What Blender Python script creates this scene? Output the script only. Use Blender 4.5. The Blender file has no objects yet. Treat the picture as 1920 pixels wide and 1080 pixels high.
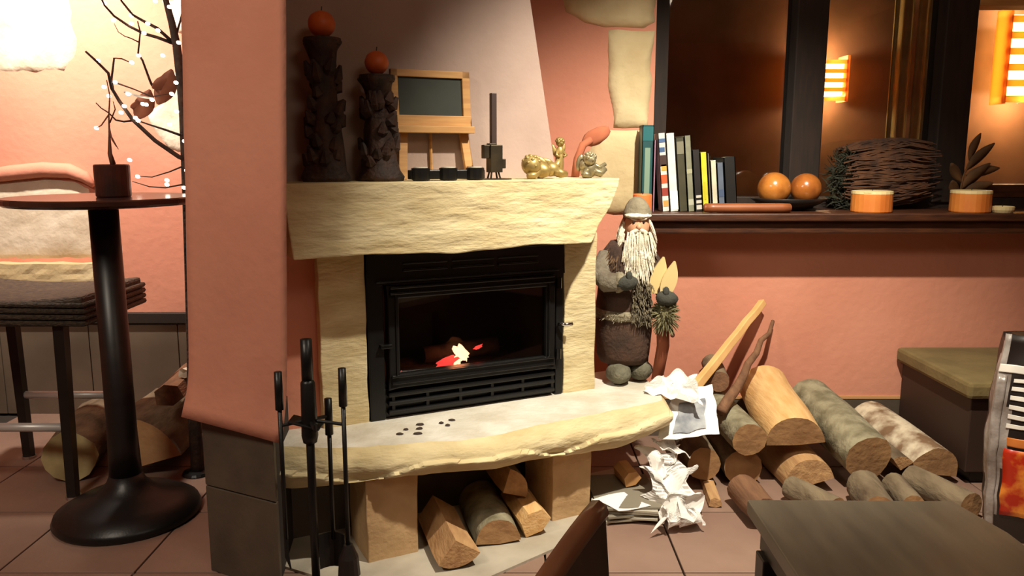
import bpy, bmesh, math, random
from mathutils import Vector, Matrix, noise
random.seed(7)
scene = bpy.context.scene
C = scene.collection

# ------------------------------------------------------------------ camera, light, exposure
CAM_H = 1.2
PITCH = math.radians(9.5)
FPX = 1493.0
cam_d = bpy.data.cameras.new('camera'); cam_d.sensor_width = 36.0; cam_d.lens = 36.0*FPX/1920.0
cam_d.clip_start = 0.02
cam = bpy.data.objects.new('camera', cam_d); C.objects.link(cam)
cam.location = (0, 0, CAM_H); cam.rotation_euler = (math.pi/2 - PITCH, 0, 0)
scene.camera = cam

w = bpy.data.worlds.new('world'); scene.world = w; w.use_nodes = True
w.node_tree.nodes['Background'].inputs[0].default_value = (1.0, 0.72, 0.5, 1)
w.node_tree.nodes['Background'].inputs[1].default_value = 0.02

def area(name, loc, target, size, power, col, spread=180):
    d = bpy.data.lights.new(name, 'AREA'); d.size = size; d.energy = power; d.color = col
    d.spread = math.radians(spread)
    o = bpy.data.objects.new(name, d); C.objects.link(o); o.location = loc
    o.rotation_euler = (Vector(target)-Vector(loc)).to_track_quat('-Z', 'Y').to_euler()
    return o
def spot(name, loc, target, power, col, ang, blend, rad):
    d = bpy.data.lights.new(name, 'SPOT'); d.energy = power; d.color = col
    d.spot_size = math.radians(ang); d.spot_blend = blend; d.shadow_soft_size = rad
    o = bpy.data.objects.new(name, d); C.objects.link(o); o.location = loc
    o.rotation_euler = (Vector(target)-Vector(loc)).to_track_quat('-Z', 'Y').to_euler()
    return o
WARM = (1.0, 0.92, 0.76)
spot('ceiling_spot_hearth_offscreen', (0.78, 1.75, 2.42), (0.66, 2.80, 0.45), 275, WARM, 86, 0.9, 0.03)
spot('ceiling_spot_alcove_offscreen', (-1.95, 2.85, 2.42), (-1.75, 3.6, 1.20), 200, (1.0, 0.90, 0.78), 100, 1.0, 0.05)
area('ceiling_lamp_room_offscreen', (0.9, 0.1, 2.42), (0.9, 0.6, 0.0), 0.8, 8, (1.0, 0.84, 0.64))
area('ceiling_lamp_bar_offscreen', (-1.5, 0.5, 2.42), (-1.2, 1.2, 0.0), 0.45, 24, (1.0, 0.88, 0.72))
vs = scene.view_settings
vs.view_transform = 'Standard'; vs.look = 'None'; vs.gamma = 1.0; vs.use_curve_mapping = False
vs.exposure = 0.35

# ------------------------------------------------------------------ helpers
def at(px, py, Y):
    """world point at distance Y seen in the photograph's pixel px, py"""
    x = (px-960)/FPX; k = (540-py)/FPX
    dy = math.cos(PITCH)+k*math.sin(PITCH); dz = -math.sin(PITCH)+k*math.cos(PITCH)
    t = Y/dy
    return Vector((x*t, Y, CAM_H+dz*t))
def n3(p, s=1.0, o=0.0):
    return noise.noise(Vector((p[0]*s+o, p[1]*s+o*1.7, p[2]*s-o)))

def lin(c):
    def f(v):
        v /= 255.0
        return v/12.92 if v <= 0.04045 else ((v+0.055)/1.055)**2.4
    return (f(c[0]), f(c[1]), f(c[2]), 1.0)

MATS = {}
def M(name, col, rough=0.6, metal=0.0, col2=None, scale=6.0, bump=0.0, bscale=40.0, stretch=(1, 1, 1),
      lo=0.35, hi=0.65, emit=None, estr=0.0, spec=0.5, detail=4.0, trans=0.0):
    if name in MATS: return MATS[name]
    m = bpy.data.materials.new(name); m.use_nodes = True
    nt = m.node_tree; b = nt.nodes['Principled BSDF']
    b.inputs['Base Color'].default_value = lin(col); b.inputs['Roughness'].default_value = rough
    b.inputs['Metallic'].default_value = metal; b.inputs['Specular IOR Level'].default_value = spec
    if trans: b.inputs['Transmission Weight'].default_value = trans
    tc = nt.nodes.new('ShaderNodeTexCoord'); mp = nt.nodes.new('ShaderNodeMapping')
    mp.inputs['Scale'].default_value = stretch
    nt.links.new(tc.outputs['Object'], mp.inputs['Vector'])
    if col2:
        nz = nt.nodes.new('ShaderNodeTexNoise'); nz.inputs['Scale'].default_value = scale
        nz.inputs['Detail'].default_value = detail
        cr = nt.nodes.new('ShaderNodeValToRGB')
        cr.color_ramp.elements[0].position = lo; cr.color_ramp.elements[0].color = lin(col)
        cr.color_ramp.elements[1].position = hi; cr.color_ramp.elements[1].color = lin(col2)
        nt.links.new(mp.outputs[0], nz.inputs['Vector']); nt.links.new(nz.outputs['Fac'], cr.inputs[0])
        nt.links.new(cr.outputs[0], b.inputs['Base Color'])
    if bump:
        bz = nt.nodes.new('ShaderNodeTexNoise'); bz.inputs['Scale'].default_value = bscale
        bz.inputs['Detail'].default_value = 6.0
        bp = nt.nodes.new('ShaderNodeBump'); bp.inputs['Strength'].default_value = bump
        bp.inputs['Distance'].default_value = 0.01
        nt.links.new(mp.outputs[0], bz.inputs['Vector']); nt.links.new(bz.outputs['Fac'], bp.inputs['Height'])
        nt.links.new(bp.outputs[0], b.inputs['Normal'])
    if emit:
        b.inputs['Emission Color'].default_value = lin(emit); b.inputs['Emission Strength'].default_value = estr
    MATS[name] = m
    return m

def glass_mat(name, refl=0.06, tint=(255, 255, 255)):
    m = bpy.data.materials.new(name); m.use_nodes = True; nt = m.node_tree
    nt.nodes.remove(nt.nodes['Principled BSDF'])
    out = nt.nodes['Material Output']
    tr = nt.nodes.new('ShaderNodeBsdfTransparent'); tr.inputs[0].default_value = lin(tint)
    gl = nt.nodes.new('ShaderNodeBsdfGlossy'); gl.inputs['Roughness'].default_value = 0.02
    fr = nt.nodes.new('ShaderNodeFresnel'); fr.inputs[0].default_value = 1.5
    ad = nt.nodes.new('ShaderNodeMath'); ad.operation = 'ADD'; ad.inputs[1].default_value = refl-0.04
    mx = nt.nodes.new('ShaderNodeMixShader')
    nt.links.new(fr.outputs[0], ad.inputs[0]); nt.links.new(ad.outputs[0], mx.inputs[0])
    nt.links.new(tr.outputs[0], mx.inputs[1]); nt.links.new(gl.outputs[0], mx.inputs[2])
    nt.links.new(mx.outputs[0], out.inputs[0])
    MATS[name] = m
    return m

ORG = {}
class MB:
    def __init__(s): s.v = []; s.f = []; s.mi = []; s.uv = None
    def add(s, vs, fs, mi=0):
        b = len(s.v); s.v += [Vector(p) for p in vs]
        for f in fs: s.f.append([b+i for i in f]); s.mi.append(mi)
        return s
    def box(s, lo, hi, mi=0):
        x0, y0, z0 = lo; x1, y1, z1 = hi
        return s.add([(x0,y0,z0),(x1,y0,z0),(x1,y1,z0),(x0,y1,z0),(x0,y0,z1),(x1,y0,z1),(x1,y1,z1),(x0,y1,z1)],
                     [(0,3,2,1),(4,5,6,7),(0,1,5,4),(1,2,6,5),(2,3,7,6),(3,0,4,7)], mi)
    def surf(s, nx, ny, nz, f, mi=0):
        """closed box surface whose grid points are f(a,b,c), a,b,c in 0..1"""
        idx = {}; vs = []; fs = []
        def g(i, j, k):
            if (i,j,k) not in idx:
                idx[(i,j,k)] = len(vs); vs.append(Vector(f(i/nx, j/ny, k/nz)))
            return idx[(i,j,k)]
        for i in range(nx):
            for j in range(ny):
                fs.append((g(i,j,0), g(i,j+1,0), g(i+1,j+1,0), g(i+1,j,0)))
                fs.append((g(i,j,nz), g(i+1,j,nz), g(i+1,j+1,nz), g(i,j+1,nz)))
        for i in range(nx):
            for k in range(nz):
                fs.append((g(i,0,k), g(i+1,0,k), g(i+1,0,k+1), g(i,0,k+1)))
                fs.append((g(i,ny,k), g(i,ny,k+1), g(i+1,ny,k+1), g(i+1,ny,k)))
        for j in range(ny):
            for k in range(nz):
                fs.append((g(0,j,k), g(0,j,k+1), g(0,j+1,k+1), g(0,j+1,k)))
                fs.append((g(nx,j,k), g(nx,j+1,k), g(nx,j+1,k+1), g(nx,j,k+1)))
        return s.add(vs, fs, mi)
    def prism(s, poly, axis, a, b, mi=0):
        """poly: 2D points; axis 'z' (x,y), 'y' (x,z)"""
        n = len(poly)
        if axis == 'z': vs = [(x,y,a) for x,y in poly]+[(x,y,b) for x,y in poly]
        elif axis == 'y': vs = [(x,a,z) for x,z in poly]+[(x,b,z) for x,z in poly]
        else: vs = [(a,y,z) for y,z in poly]+[(b,y,z) for y,z in poly]
        fs = [list(range(n))[::-1], list(range(n,2*n))]+[(i,(i+1)%n,n+(i+1)%n,n+i) for i in range(n)]
        return s.add(vs, fs, mi)
    def tube(s, pts, rad, seg=8, mi=0, cap=True):
        pts = [Vector(p) for p in pts]
        if not isinstance(rad, (list, tuple)): rad = [rad]*len(pts)
        vs = []; fs = []; up = None
        for i, p in enumerate(pts):
            d = (pts[min(i+1,len(pts)-1)]-pts[max(i-1,0)])
            d = d.normalized() if d.length > 1e-9 else Vector((0,0,1))
            if up is None:
                up = d.orthogonal().normalized()
            else:
                up = (up-d*up.dot(d)); up = up.normalized() if up.length > 1e-6 else d.orthogonal().normalized()
            sd = d.cross(up)
            for q in range(seg):
                a = 2*math.pi*q/seg
                vs.append(p+(up*math.cos(a)+sd*math.sin(a))*rad[i])
        for i in range(len(pts)-1):
            for q in range(seg):
                fs.append((i*seg+q, i*seg+(q+1)%seg, (i+1)*seg+(q+1)%seg, (i+1)*seg+q))
        if cap:
            fs.append(list(range(seg))[::-1]); m = (len(pts)-1)*seg; fs.append([m+q for q in range(seg)])
        return s.add(vs, fs, mi)
    def lathe(s, prof, c=(0,0,0), seg=24, mi=0, wob=0.0, tilt=None):
        """prof: (r,z) bottom to top"""
        c = Vector(c); vs = []; fs = []; n = len(prof)
        for r, z in prof:
            for q in range(seg):
                a = 2*math.pi*q/seg
                rr = r*(1+wob*noise.noise(Vector((math.cos(a)*2, math.sin(a)*2, z*14+c.x*7))))
                p = Vector((rr*math.cos(a), rr*math.sin(a), z))
                if tilt: p = tilt @ p
                vs.append(c+p)
        for i in range(n-1):
            for q in range(seg):
                fs.append((i*seg+q, i*seg+(q+1)%seg, (i+1)*seg+(q+1)%seg, (i+1)*seg+q))
        fs.append(list(range(seg))[::-1]); fs.append([(n-1)*seg+q for q in range(seg)])
        return s.add(vs, fs, mi)
    def ell(s, c, r, seg=16, rings=10, mi=0, amp=0.0, fr=3.0, rot=None):
        c = Vector(c); vs = []; fs = []
        for i in range(rings+1):
            th = math.pi*i/rings
            for q in range(seg):
                a = 2*math.pi*q/seg
                d = Vector((math.sin(th)*math.cos(a), math.sin(th)*math.sin(a), -math.cos(th)))
                k = 1+amp*noise.noise(d*fr+c*9)
                p = Vector((d.x*r[0]*k, d.y*r[1]*k, d.z*r[2]*k))
                if rot: p = rot @ p
                vs.append(c+p)
        for i in range(rings):
            for q in range(seg):
                fs.append((i*seg+q, i*seg+(q+1)%seg, (i+1)*seg+(q+1)%seg, (i+1)*seg+q))
        return s.add(vs, fs, mi)
    def build(s, name, mats, parent=None, smooth=False, bevel=0.0, origin=None, props=None, solid=0.0):
        if parent is not None: o0 = ORG[parent.name]
        elif origin is not None: o0 = Vector(origin)
        elif s.v:
            xs = [p.x for p in s.v]; ys = [p.y for p in s.v]; zs = [p.z for p in s.v]
            o0 = Vector(((min(xs)+max(xs))/2, (min(ys)+max(ys))/2, min(zs)))
        me = bpy.data.meshes.new(name)
        me.from_pydata([tuple(p-o0) for p in s.v], [], s.f)
        if not isinstance(mats, (list, tuple)): mats = [mats]
        for m in mats: me.materials.append(m)
        for p, mi in zip(me.polygons, s.mi): p.material_index = mi; p.use_smooth = smooth
        if s.uv:
            ul = me.uv_layers.new(name='UVMap')
            for li, l in enumerate(me.loops): ul.data[li].uv = s.uv[l.vertex_index]
        me.update()
        bm = bmesh.new(); bm.from_mesh(me)
        bmesh.ops.remove_doubles(bm, verts=bm.verts, dist=1e-6) if not s.uv else None
        if not solid: bmesh.ops.recalc_face_normals(bm, faces=bm.faces)
        bm.to_mesh(me); bm.free()
        o = bpy.data.objects.new(name, me); C.objects.link(o)
        ORG[o.name] = o0
        if parent is not None: o.parent = parent
        else: o.location = o0
        if bevel:
            md = o.modifiers.new('bevel', 'BEVEL'); md.width = bevel; md.segments = 2; md.limit_method = 'ANGLE'
        if solid:
            md = o.modifiers.new('solid', 'SOLIDIFY'); md.thickness = solid
        if props:
            for k, v in props.items(): o[k] = v
        return o

def thing(name, loc, label, cat, group=None):
    o = bpy.data.objects.new(name, None); C.objects.link(o); o.location = loc; o.empty_display_size = 0.05
    ORG[o.name] = Vector(loc)
    o['label'] = label; o['category'] = cat
    if group: o['group'] = group
    return o
def tag(label, cat, group=None):
    d = {'label': label, 'category': cat}
    if group: d['group'] = group
    return d
STR = {'kind': 'structure'}

# fireplace frame: u along its face, n out of the face towards the room
A = math.radians(26)
F0 = Vector((-0.460, 2.440, 0)); UU = Vector((math.cos(A), math.sin(A), 0)); NN = Vector((math.sin(A), -math.cos(A), 0))
def P(u, n, z): return F0+UU*u+NN*n+Vector((0, 0, z))
def ubox(mb, u0, u1, n0, n1, z0, z1, mi=0):
    return mb.surf(1, 1, 1, lambda a, b, c: P(u0+(u1-u0)*a, n0+(n1-n0)*b, z0+(z1-z0)*c), mi)

# ------------------------------------------------------------------ materials
pink = M('salmon_plaster', (212, 144, 118), 0.85, col2=(204, 135, 110), scale=3, bump=0.25, bscale=30)
mauve = M('mauve_plaster', (176, 152, 140), 0.85, col2=(166, 142, 130), scale=4, bump=0.2, bscale=40)
sand = M('cream_sandstone', (218, 202, 160), 0.9, col2=(196, 176, 130), scale=5, bump=0.5, bscale=28, stretch=(1, 1, 3))
sandtop = M('pale_top_stone', (216, 211, 198), 0.85, col2=(194, 186, 168), scale=9, bump=0.35, bscale=50)  # hearth slab's top face, paler and greyer than its front
quoin = M('pale_quoin_stone', (218, 200, 158), 0.9, col2=(194, 172, 128), scale=4, bump=0.5, bscale=24)
pier_m = M('tan_pier_stone', (200, 166, 122), 0.9, col2=(180, 146, 104), scale=8, bump=0.3, bscale=60)
dtile = M('dark_slate_tile', (92, 80, 66), 0.55, col2=(74, 64, 54), scale=6, bump=0.15)
grout = M('dark_grout', (48, 40, 34), 0.9)
soot = M('sooty_wall', (44, 36, 30), 0.95, col2=(30, 25, 22), scale=5)
terra = M('terracotta_tile', (148, 120, 104), 0.5, col2=(130, 102, 88), scale=3, bump=0.1)
lgrey = M('pale_grey_stone_floor', (186, 176, 158), 0.7, col2=(160, 150, 132), scale=6, bump=0.2)
iron = M('black_cast_iron', (26, 25, 24), 0.38, metal=0.3, bump=0.05, bscale=150)
ironlite = M('polished_black_iron', (26, 25, 24), 0.22, metal=0.3)
chrome = M('chrome', (210, 208, 205), 0.15, metal=1.0)
blackwood = M('black_stained_wood', (30, 24, 22), 0.4, col2=(22, 18, 16), scale=5, stretch=(1, 1, 6))
darkwood = M('dark_brown_wood', (82, 46, 26), 0.45, col2=(56, 30, 18), scale=9, stretch=(1, 8, 8), bump=0.15)
framewood = M('window_frame_wood', (44, 27, 17), 0.7, col2=(30, 19, 12), scale=8, stretch=(8, 8, 1))
carved = M('dark_carved_wood', (74, 48, 34), 0.7, col2=(42, 28, 22), scale=18, bump=0.6, bscale=60)
orangewax = M('orange_wax', (222, 112, 50), 0.5, col2=(200, 92, 40), scale=10)
peachwax = M('peach_wax', (240, 130, 70), 0.5, col2=(226, 112, 56), scale=10)
amberwax = M('amber_wax', (226, 140, 62), 0.5, col2=(206, 112, 44), scale=8)
creamwax = M('cream_wax', (236, 214, 158), 0.5)
pine = M('pale_pine', (206, 156, 92), 0.55, col2=(186, 132, 74), scale=7, stretch=(1, 1, 10))
slate = M('chalkboard_slate', (58, 62, 54), 0.75, col2=(48, 52, 46), scale=6)
gold = M('gold_paint', (178, 154, 96), 0.42, metal=0.5, col2=(136, 112, 62), scale=14)
silvergold = M('silvery_gold_paint', (168, 156, 124), 0.34, metal=0.55, col2=(112, 102, 76), scale=14)
bark = M('grey_brown_bark', (128, 112, 88), 0.95, col2=(84, 68, 50), scale=16, bump=1.0, bscale=40, stretch=(1, 0.35, 1))
birch = M('birch_bark', (206, 192, 166), 0.85, col2=(120, 92, 66), scale=12, bump=0.6, bscale=30, lo=0.4, hi=0.6)
lichen = M('grey_green_bark', (150, 142, 116), 0.95, col2=(108, 100, 76), scale=18, bump=0.9, bscale=36)
wood_lt = M('fresh_split_wood', (228, 186, 128), 0.75, col2=(208, 160, 100), scale=9, bump=0.3, bscale=30, stretch=(4, 0.6, 4))
wood_md = M('split_wood', (194, 152, 104), 0.8, col2=(166, 124, 82), scale=9, bump=0.3, bscale=30, stretch=(4, 0.6, 4))
wood_dk = M('aged_split_wood', (132, 94, 66), 0.85, col2=(104, 72, 50), scale=9, bump=0.3, bscale=30, stretch=(4, 0.6, 4))
wglass = glass_mat('window_glass', 0.06)
fglass = glass_mat('fire_door_glass', 0.07, (200, 190, 180))

# ------------------------------------------------------------------ setting
mb = MB().box((-3.2, -2.8, -0.12), (3.4, 5.2, -0.012)); floor = mb.build('floor', grout, props=STR, origin=(0, 0, -0.012))
T = 0.40
tile_me = None
for i in range(-6, 6):
    for j in range(3, 9):
        x, y = i*T+0.10, j*T+0.15
        if tile_me is None:
            t = MB().box((x+0.003, y+0.003, -0.03), (x+T-0.003, y+T-0.003, 0.0)).build('tile', terra, floor, bevel=0.002)
            t.data.transform(Matrix.Translation(ORG['floor']-Vector((x, y, 0)))); t.location = Vector((x, y, 0))-ORG['floor']
            tile_me = t
        else:
            t = tile_me.copy(); C.objects.link(t); t.location = Vector((x, y, 0))-ORG['floor']
MB().box((-3.2, -2.8, 2.5), (3.4, 3.9, 2.6)).build('ceiling', M('ceiling_paint', (200, 176, 150), 0.9), props=STR)
MB().box((-3.3, -2.8, 0), (-3.2, 3.9, 2.5)).build('wall_left', pink, props=STR)
MB().box((3.4, -2.8, 0), (3.5, 3.3, 2.5)).build('wall_right', pink, props=STR)
MB().box((-3.2, -2.9, 0), (3.4, -2.8, 2.5)).build('wall_rear', pink, props=STR)

# alcove wall with exposed stone
wa = MB().box((-3.2, 3.6, 0.485), (-0.3, 3.75, 2.5)).box((-3.2, 3.62, 0), (-0.3, 3.75, 0.485)).build('wall_alcove', pink, props=STR)
MB().box((-3.2, 3.575, 0.435), (-0.3, 3.62, 0.485)).build('trim_1', M('dark_trim', (40, 32, 26), 0.6), props=STR, bevel=0.004)
dado = MB().box((-3.2, 3.605, 0), (-0.3, 3.622, 0.435)).build('baseboard_alcove', grout, props=STR)
gtile = M('grey_wall_tile', (112, 98, 82), 0.5, col2=(94, 82, 68), scale=4)
for i in range(7):
    MB().box((-3.19+i*0.412, 3.592, 0.0), (-3.19+i*0.412+0.408, 3.61, 0.43)).build('tile', gtile, dado, bevel=0.002)

def rough_stone(name, poly, y_front, thick, mat, parent, amp=0.006, n=6):
    """a stone with an irregular outline (x,z polygon) and a cushioned, uneven face"""
    cx = sum(p[0] for p in poly)/len(poly); cz = sum(p[1] for p in poly)/len(poly)
    pts = []
    for i in range(len(poly)):
        p, q = poly[i], poly[(i+1) % len(poly)]
        L = math.hypot(q[0]-p[0], q[1]-p[1]); k = max(2, int(L/0.04))
        for s in range(k):
            t = s/k; x = p[0]+(q[0]-p[0])*t; z = p[1]+(q[1]-p[1])*t
            j = 0.012*noise.noise(Vector((x*11, z*11, 3.1)))
            pts.append((x+j, z+0.012*noise.noise(Vector((x*11, z*11, 9.7)))))
    mb = MB(); N = len(pts); vs = [(x, y_front+thick, z) for x, z in pts]; fs = []
    for r in range(n):
        s = 1-r/n
        f = 0.0 if r == 0 else 1.0
        for x, z in pts:
            X = cx+(x-cx)*s; Z = cz+(z-cz)*s
            edge = min(1.0, 0.35+2.2*(1-s)) if r else 0.35
            vs.append((X, y_front+thick*(1-edge)+amp*noise.noise(Vector((X*16, Z*16, 0))), Z))
    for r in range(n):
        b0, b1 = r*N, (r+1)*N
        for i in range(N): fs.append((b0+i, b0+(i+1) % N, b1+(i+1) % N, b1+i))
    vs.append((cx, y_front, cz)); c0 = len(vs)-1
    for i in range(N): fs.append((n*N+i, n*N+(i+1) % N, c0))
    mb.add(vs, fs)
    return mb.build(name, mat, parent, smooth=True)
def pxpoly(l, Y): return [(at(x, y, Y).x, at(x, y, Y).z) for x, y in l]
astone = M('white_wall_stone', (226, 212, 190), 0.9, col2=(204, 186, 160), scale=7, bump=0.6, bscale=22)
rough_stone('stone', pxpoly([(-60, -60), (110, -60), (138, 20), (146, 110), (120, 136), (-60, 142)], 3.59), 3.585, 0.03, astone, wa)
rough_stone('stone', pxpoly([(-60, 345), (60, 332), (140, 336), (172, 352), (190, 420), (185, 490), (-60, 492)], 3.59), 3.585, 0.03, astone, wa)
rough_stone('stone', pxpoly([(330, 120), (352, 110), (352, 292), (318, 285), (286, 250), (272, 215), (300, 196)], 3.59), 3.585, 0.03, astone, wa)
rough_stone('stone', pxpoly([(300, 0), (352, -10), (352, 70), (326, 60)], 3.59), 3.585, 0.03, astone, wa)
led = pxpoly([(-60, 494), (196, 494), (196, 532), (-60, 532)], 3.55)
MB().surf(20, 3, 4, lambda a, b, c: Vector((led[0][0]+(led[1][0]-led[0][0])*a, 3.53+0.09*b, led[2][1]+(led[0][1]-led[2][1])*c)) +
          Vector((0, 0.006*noise.noise(Vector((a*9, b, c*3))), 0.005*noise.noise(Vector((a*7, b+4, c))))) ).build(
          'stone_ledge', quoin, wa, smooth=False)

lip = [at(x, y, 3.575) for x, y in ((-60, 336), (20, 324), (80, 318), (130, 320), (158, 331), (176, 348))]
MB().tube(lip, [0.03, 0.034, 0.034, 0.032, 0.026, 0.012], 10).build('plaster_lip', pink, wa, smooth=True)

# window wall, opening X 0.57..3.0, Z 0.95..2.3
WX0, WX1, WZ0, WZ1, WY = 0.575, 3.05, 0.93, 2.3, 3.3
mb = MB()
mb.box((-0.3, WY, 0.172), (3.4, WY+0.25, WZ0)); mb.box((-0.3, WY, WZ0), (WX0, WY+0.25, 2.5))
mb.box((WX1, WY, WZ0), (3.4, WY+0.25, 2.5)); mb.box((WX0, WY, WZ1), (WX1, WY+0.25, 2.5))
mb.box((-0.3, WY+0.02, 0), (3.4, WY+0.25, 0.172))
ww = mb.build('wall_window', pink, props=STR)
MB().box((-0.3, WY-0.006, 0.166), (3.4, WY+0.02, 0.178)).build('trim_2', M('plaster_bead', (200, 150, 100), 0.8), props=STR)
bw = MB().box((-0.3, WY+0.006, 0), (3.4, WY+0.021, 0.166)).build('baseboard_window', grout, props=STR)
for i in range(9):
    MB().box((-0.29+i*0.41, WY-0.004, 0), (-0.29+i*0.41+0.406, WY+0.01, 0.164)).build('tile', dtile, bw, bevel=0.002)
# stone quoins at the window's edge
rough_stone('stone', pxpoly([(1042, -60), (1232, -60), (1228, 42), (1205, 52), (1135, 52), (1095, 44), (1058, 20)], WY), WY-0.02, 0.03, quoin, ww)
rough_stone('stone', pxpoly([(1142, 57), (1226, 57), (1221, 150), (1214, 240), (1150, 240), (1141, 160)], WY), WY-0.02, 0.03, quoin, ww)
rough_stone('stone', pxpoly([(1120, 244), (1213, 244), (1208, 330), (1204, 400), (1110, 400), (1098, 300)], WY), WY-0.02, 0.03, quoin, ww)
rough_stone('stone', [(0.05, 2.0), (0.57, 2.0), (0.57, 2.4), (0.10, 2.4)], WY-0.02, 0.03, quoin, ww)

# window: frame, mullions, panes
wf = MB()
GY = 3.46
wf.box((WX0, 3.40, WZ0), (WX0+0.07, 3.52, WZ1)); wf.box((WX1-0.07, 3.40, WZ0), (WX1, 3.52, WZ1))
wf.box((WX0, 3.40, WZ1-0.07), (WX1, 3.52, WZ1)); wf.box((WX0, 3.40, WZ0), (WX1, 3.52, 1.02))
win = wf.build('window_1', framewood, props=STR)
for a, b in ((1.165, 1.295), (1.775, 1.905), (2.42, 2.55)):
    MB().box((a, 3.385, 1.0), (b, 3.515, 2.26)).build('mullion', framewood, win, bevel=0.006)
MB().box((1.905, 3.40, 1.02), (2.42, 3.50, 1.075)).build('bottom_rail', darkwood, win, bevel=0.004)
MB().box((1.905, 3.39, 1.80), (2.42, 3.50, 1.90)).build('transom', pine, win, bevel=0.004)
for a, b in ((WX0+0.07, 1.165), (1.295, 1.775), (1.905, 2.42), (2.55, WX1-0.07)):
    MB().box((a, GY, 1.02), (b, GY+0.006, WZ1-0.07)).build('pane', wglass, win)
# sill
sw = MB().box((0.465, 3.085, 0.945), (3.3, 3.42, 0.976)).build('trim_3', darkwood, props=STR, bevel=0.006)
MB().box((0.485, 3.115, 0.895), (3.3, 3.31, 0.945)).build('apron', darkwood, sw, bevel=0.006)

# the porch added behind the glass for the mirrored interior
mirror_room = M('mirror_room_plaster', (150, 112, 84), 0.9, col2=(120, 90, 64), scale=3)
MB().box((-0.5, 5.0, 0), (5.5, 5.1, 3.0)).build('wall_mirror_room', mirror_room, props=STR)
MB().box((-0.5, 3.56, 2.9), (5.5, 5.0, 3.0)).build('ceiling_mirror_room', mirror_room, props=STR)
MB().box((-0.6, 3.56, 0), (-0.5, 5.1, 3.0)).build('wall_mirror_room_left', mirror_room, props=STR)
MB().box((5.5, 3.56, 0), (5.6, 5.1, 3.0)).build('wall_mirror_room_right', mirror_room, props=STR)

# ------------------------------------------------------------------ pillar
def pil(z):   # left and right edge of the plastered face at height z
    t = z
    xr = -0.600+0.044*max(0, (z-0.45)) if z > 0.45 else -0.600
    xr += -0.006*math.exp(-((z-0.45)/0.10)**2)
    xl = -0.895+0.045*(z-0.7)-0.022*math.exp(-((z-0.44)/0.10)**2)
    return xl, xr
YR, YL = 2.03, 2.15
def pf(a, b, c):
    z0 = 0.478+(0.445-0.478)*a
    z = z0+(2.5-z0)*c
    xl, xr = pil(z)
    x = xl+(xr-xl)*a; y = YL+(YR-YL)*a-0.02*math.exp(-((z-0.44)/0.09)**2)
    yb = 3.62
    yy = y+(yb-y)*b
    p = Vector((x-0.42*a*min(0.55, yy-y), yy, z))
    if b == 0: p += Vector((0, 0.004*noise.noise(p*6), 0))
    return p
pillar = MB().surf(12, 12, 60, pf).build('wall_pillar', pink, props=STR, smooth=False)
for p in pillar.data.polygons: p.use_smooth = abs(p.normal.z) < 0.5 and p.normal.y < -0.5
MB().surf(1, 1, 1, lambda a, b, c: Vector((-0.868+(-0.652+0.868)*a*(1-0.9*b), (YL+0.03+(YR-YL)*a)*(1-b)+3.6*b, 0.47*c))).build('baseboard_core', grout, pillar)
for z0, z1 in ((0.0, 0.262), (0.266, 0.462)):
    MB().surf(1, 1, 1, lambda a, b, c: Vector((-0.880+(-0.642+0.880)*a, YL+0.012+(YR-YL)*a+0.02*b, z0+(z1-z0)*c))).build('tile', dtile, pillar, bevel=0.002)
    MB().surf(1, 1, 1, lambda a, b, c: Vector((-0.656+0.013*a-0.10*b, YR+0.018+0.30*b, z0+(z1-z0)*c))).build('tile', dtile, pillar, bevel=0.002)

# wall behind the fireplace
mb = MB()
mb.surf(1, 1, 1, lambda a, b, c: P((-0.36+0.22*b)*(1-a), -0.025-0.425*b, 1.11*c)); ubox(mb, 0.707, 0.83, -0.9, -0.025, 0.0, 1.11)
ubox(mb, -0.0, 0.707, -0.9, -0.025, 0.90, 1.11); ubox(mb, 0.0, 0.707, -0.9, -0.45, 0.30, 0.90)
wfp = mb.build('wall_fireplace', pink, props=STR)
for k in range(3):      # tile skirting, as at the foot of the pillar and the other walls
    mb = MB(); ubox(mb, -0.358+k*0.397, -0.358+k*0.397+0.393, -0.03, -0.012, 0.0, 0.25); mb.build('tile', dtile, wfp, bevel=0.002)

# pale stone floor plate under the fireplace
mb = MB()
pl = [P(-0.40, 0.02, 0), P(-0.20, 0.29, 0), P(0.20, 0.47, 0), P(0.62, 0.36, 0), P(0.95, 0.24, 0), P(1.0, -0.05, 0), P(-0.3, -0.05, 0)]
mb.prism([(p.x, p.y) for p in pl], 'z', 0.0, 0.008); mb.build('trim_4', lgrey, props=STR)

# ------------------------------------------------------------------ fireplace
fp = thing('fireplace', P(0.35, 0.0, 0), 'stone corner fireplace with thick sandstone mantel and hearth slab on two piers', 'fireplace')
def rn(p, s, amp): return Vector((n3(p, s, 1.3), n3(p, s, 5.1), n3(p, s, 9.4)))*amp
def mant(a, b, c):
    u1 = 0.705+0.13*c**0.8
    u0 = -0.245-0.02*c
    u = u0+(u1-u0)*a
    n = -0.10+(0.172+0.01*math.sin(a*5)+0.012*(1-c)+0.10)*(1-b)
    z = 0.915+(1.123-0.915)*c+0.004*math.sin(a*9)*(1-c)
    p = P(u, n, z)
    q = Vector((p.x*4, p.y*4, p.z*16))
    d = NN*(0.006*noise.noise(q)+0.003*noise.noise(q*3)) if b == 0 else Vector()
    if c == 0: d += Vector((0, 0, 0.006*noise.noise(p*9)))
    if c == 1: d += Vector((0, 0, 0.001*noise.noise(p*9)))
    if a == 1: d += UU*0.016*noise.noise(p*11)
    return p+d
MB().surf(90, 6, 22, mant).build('mantel_slab', sand, fp, bevel=0.004)
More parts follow.
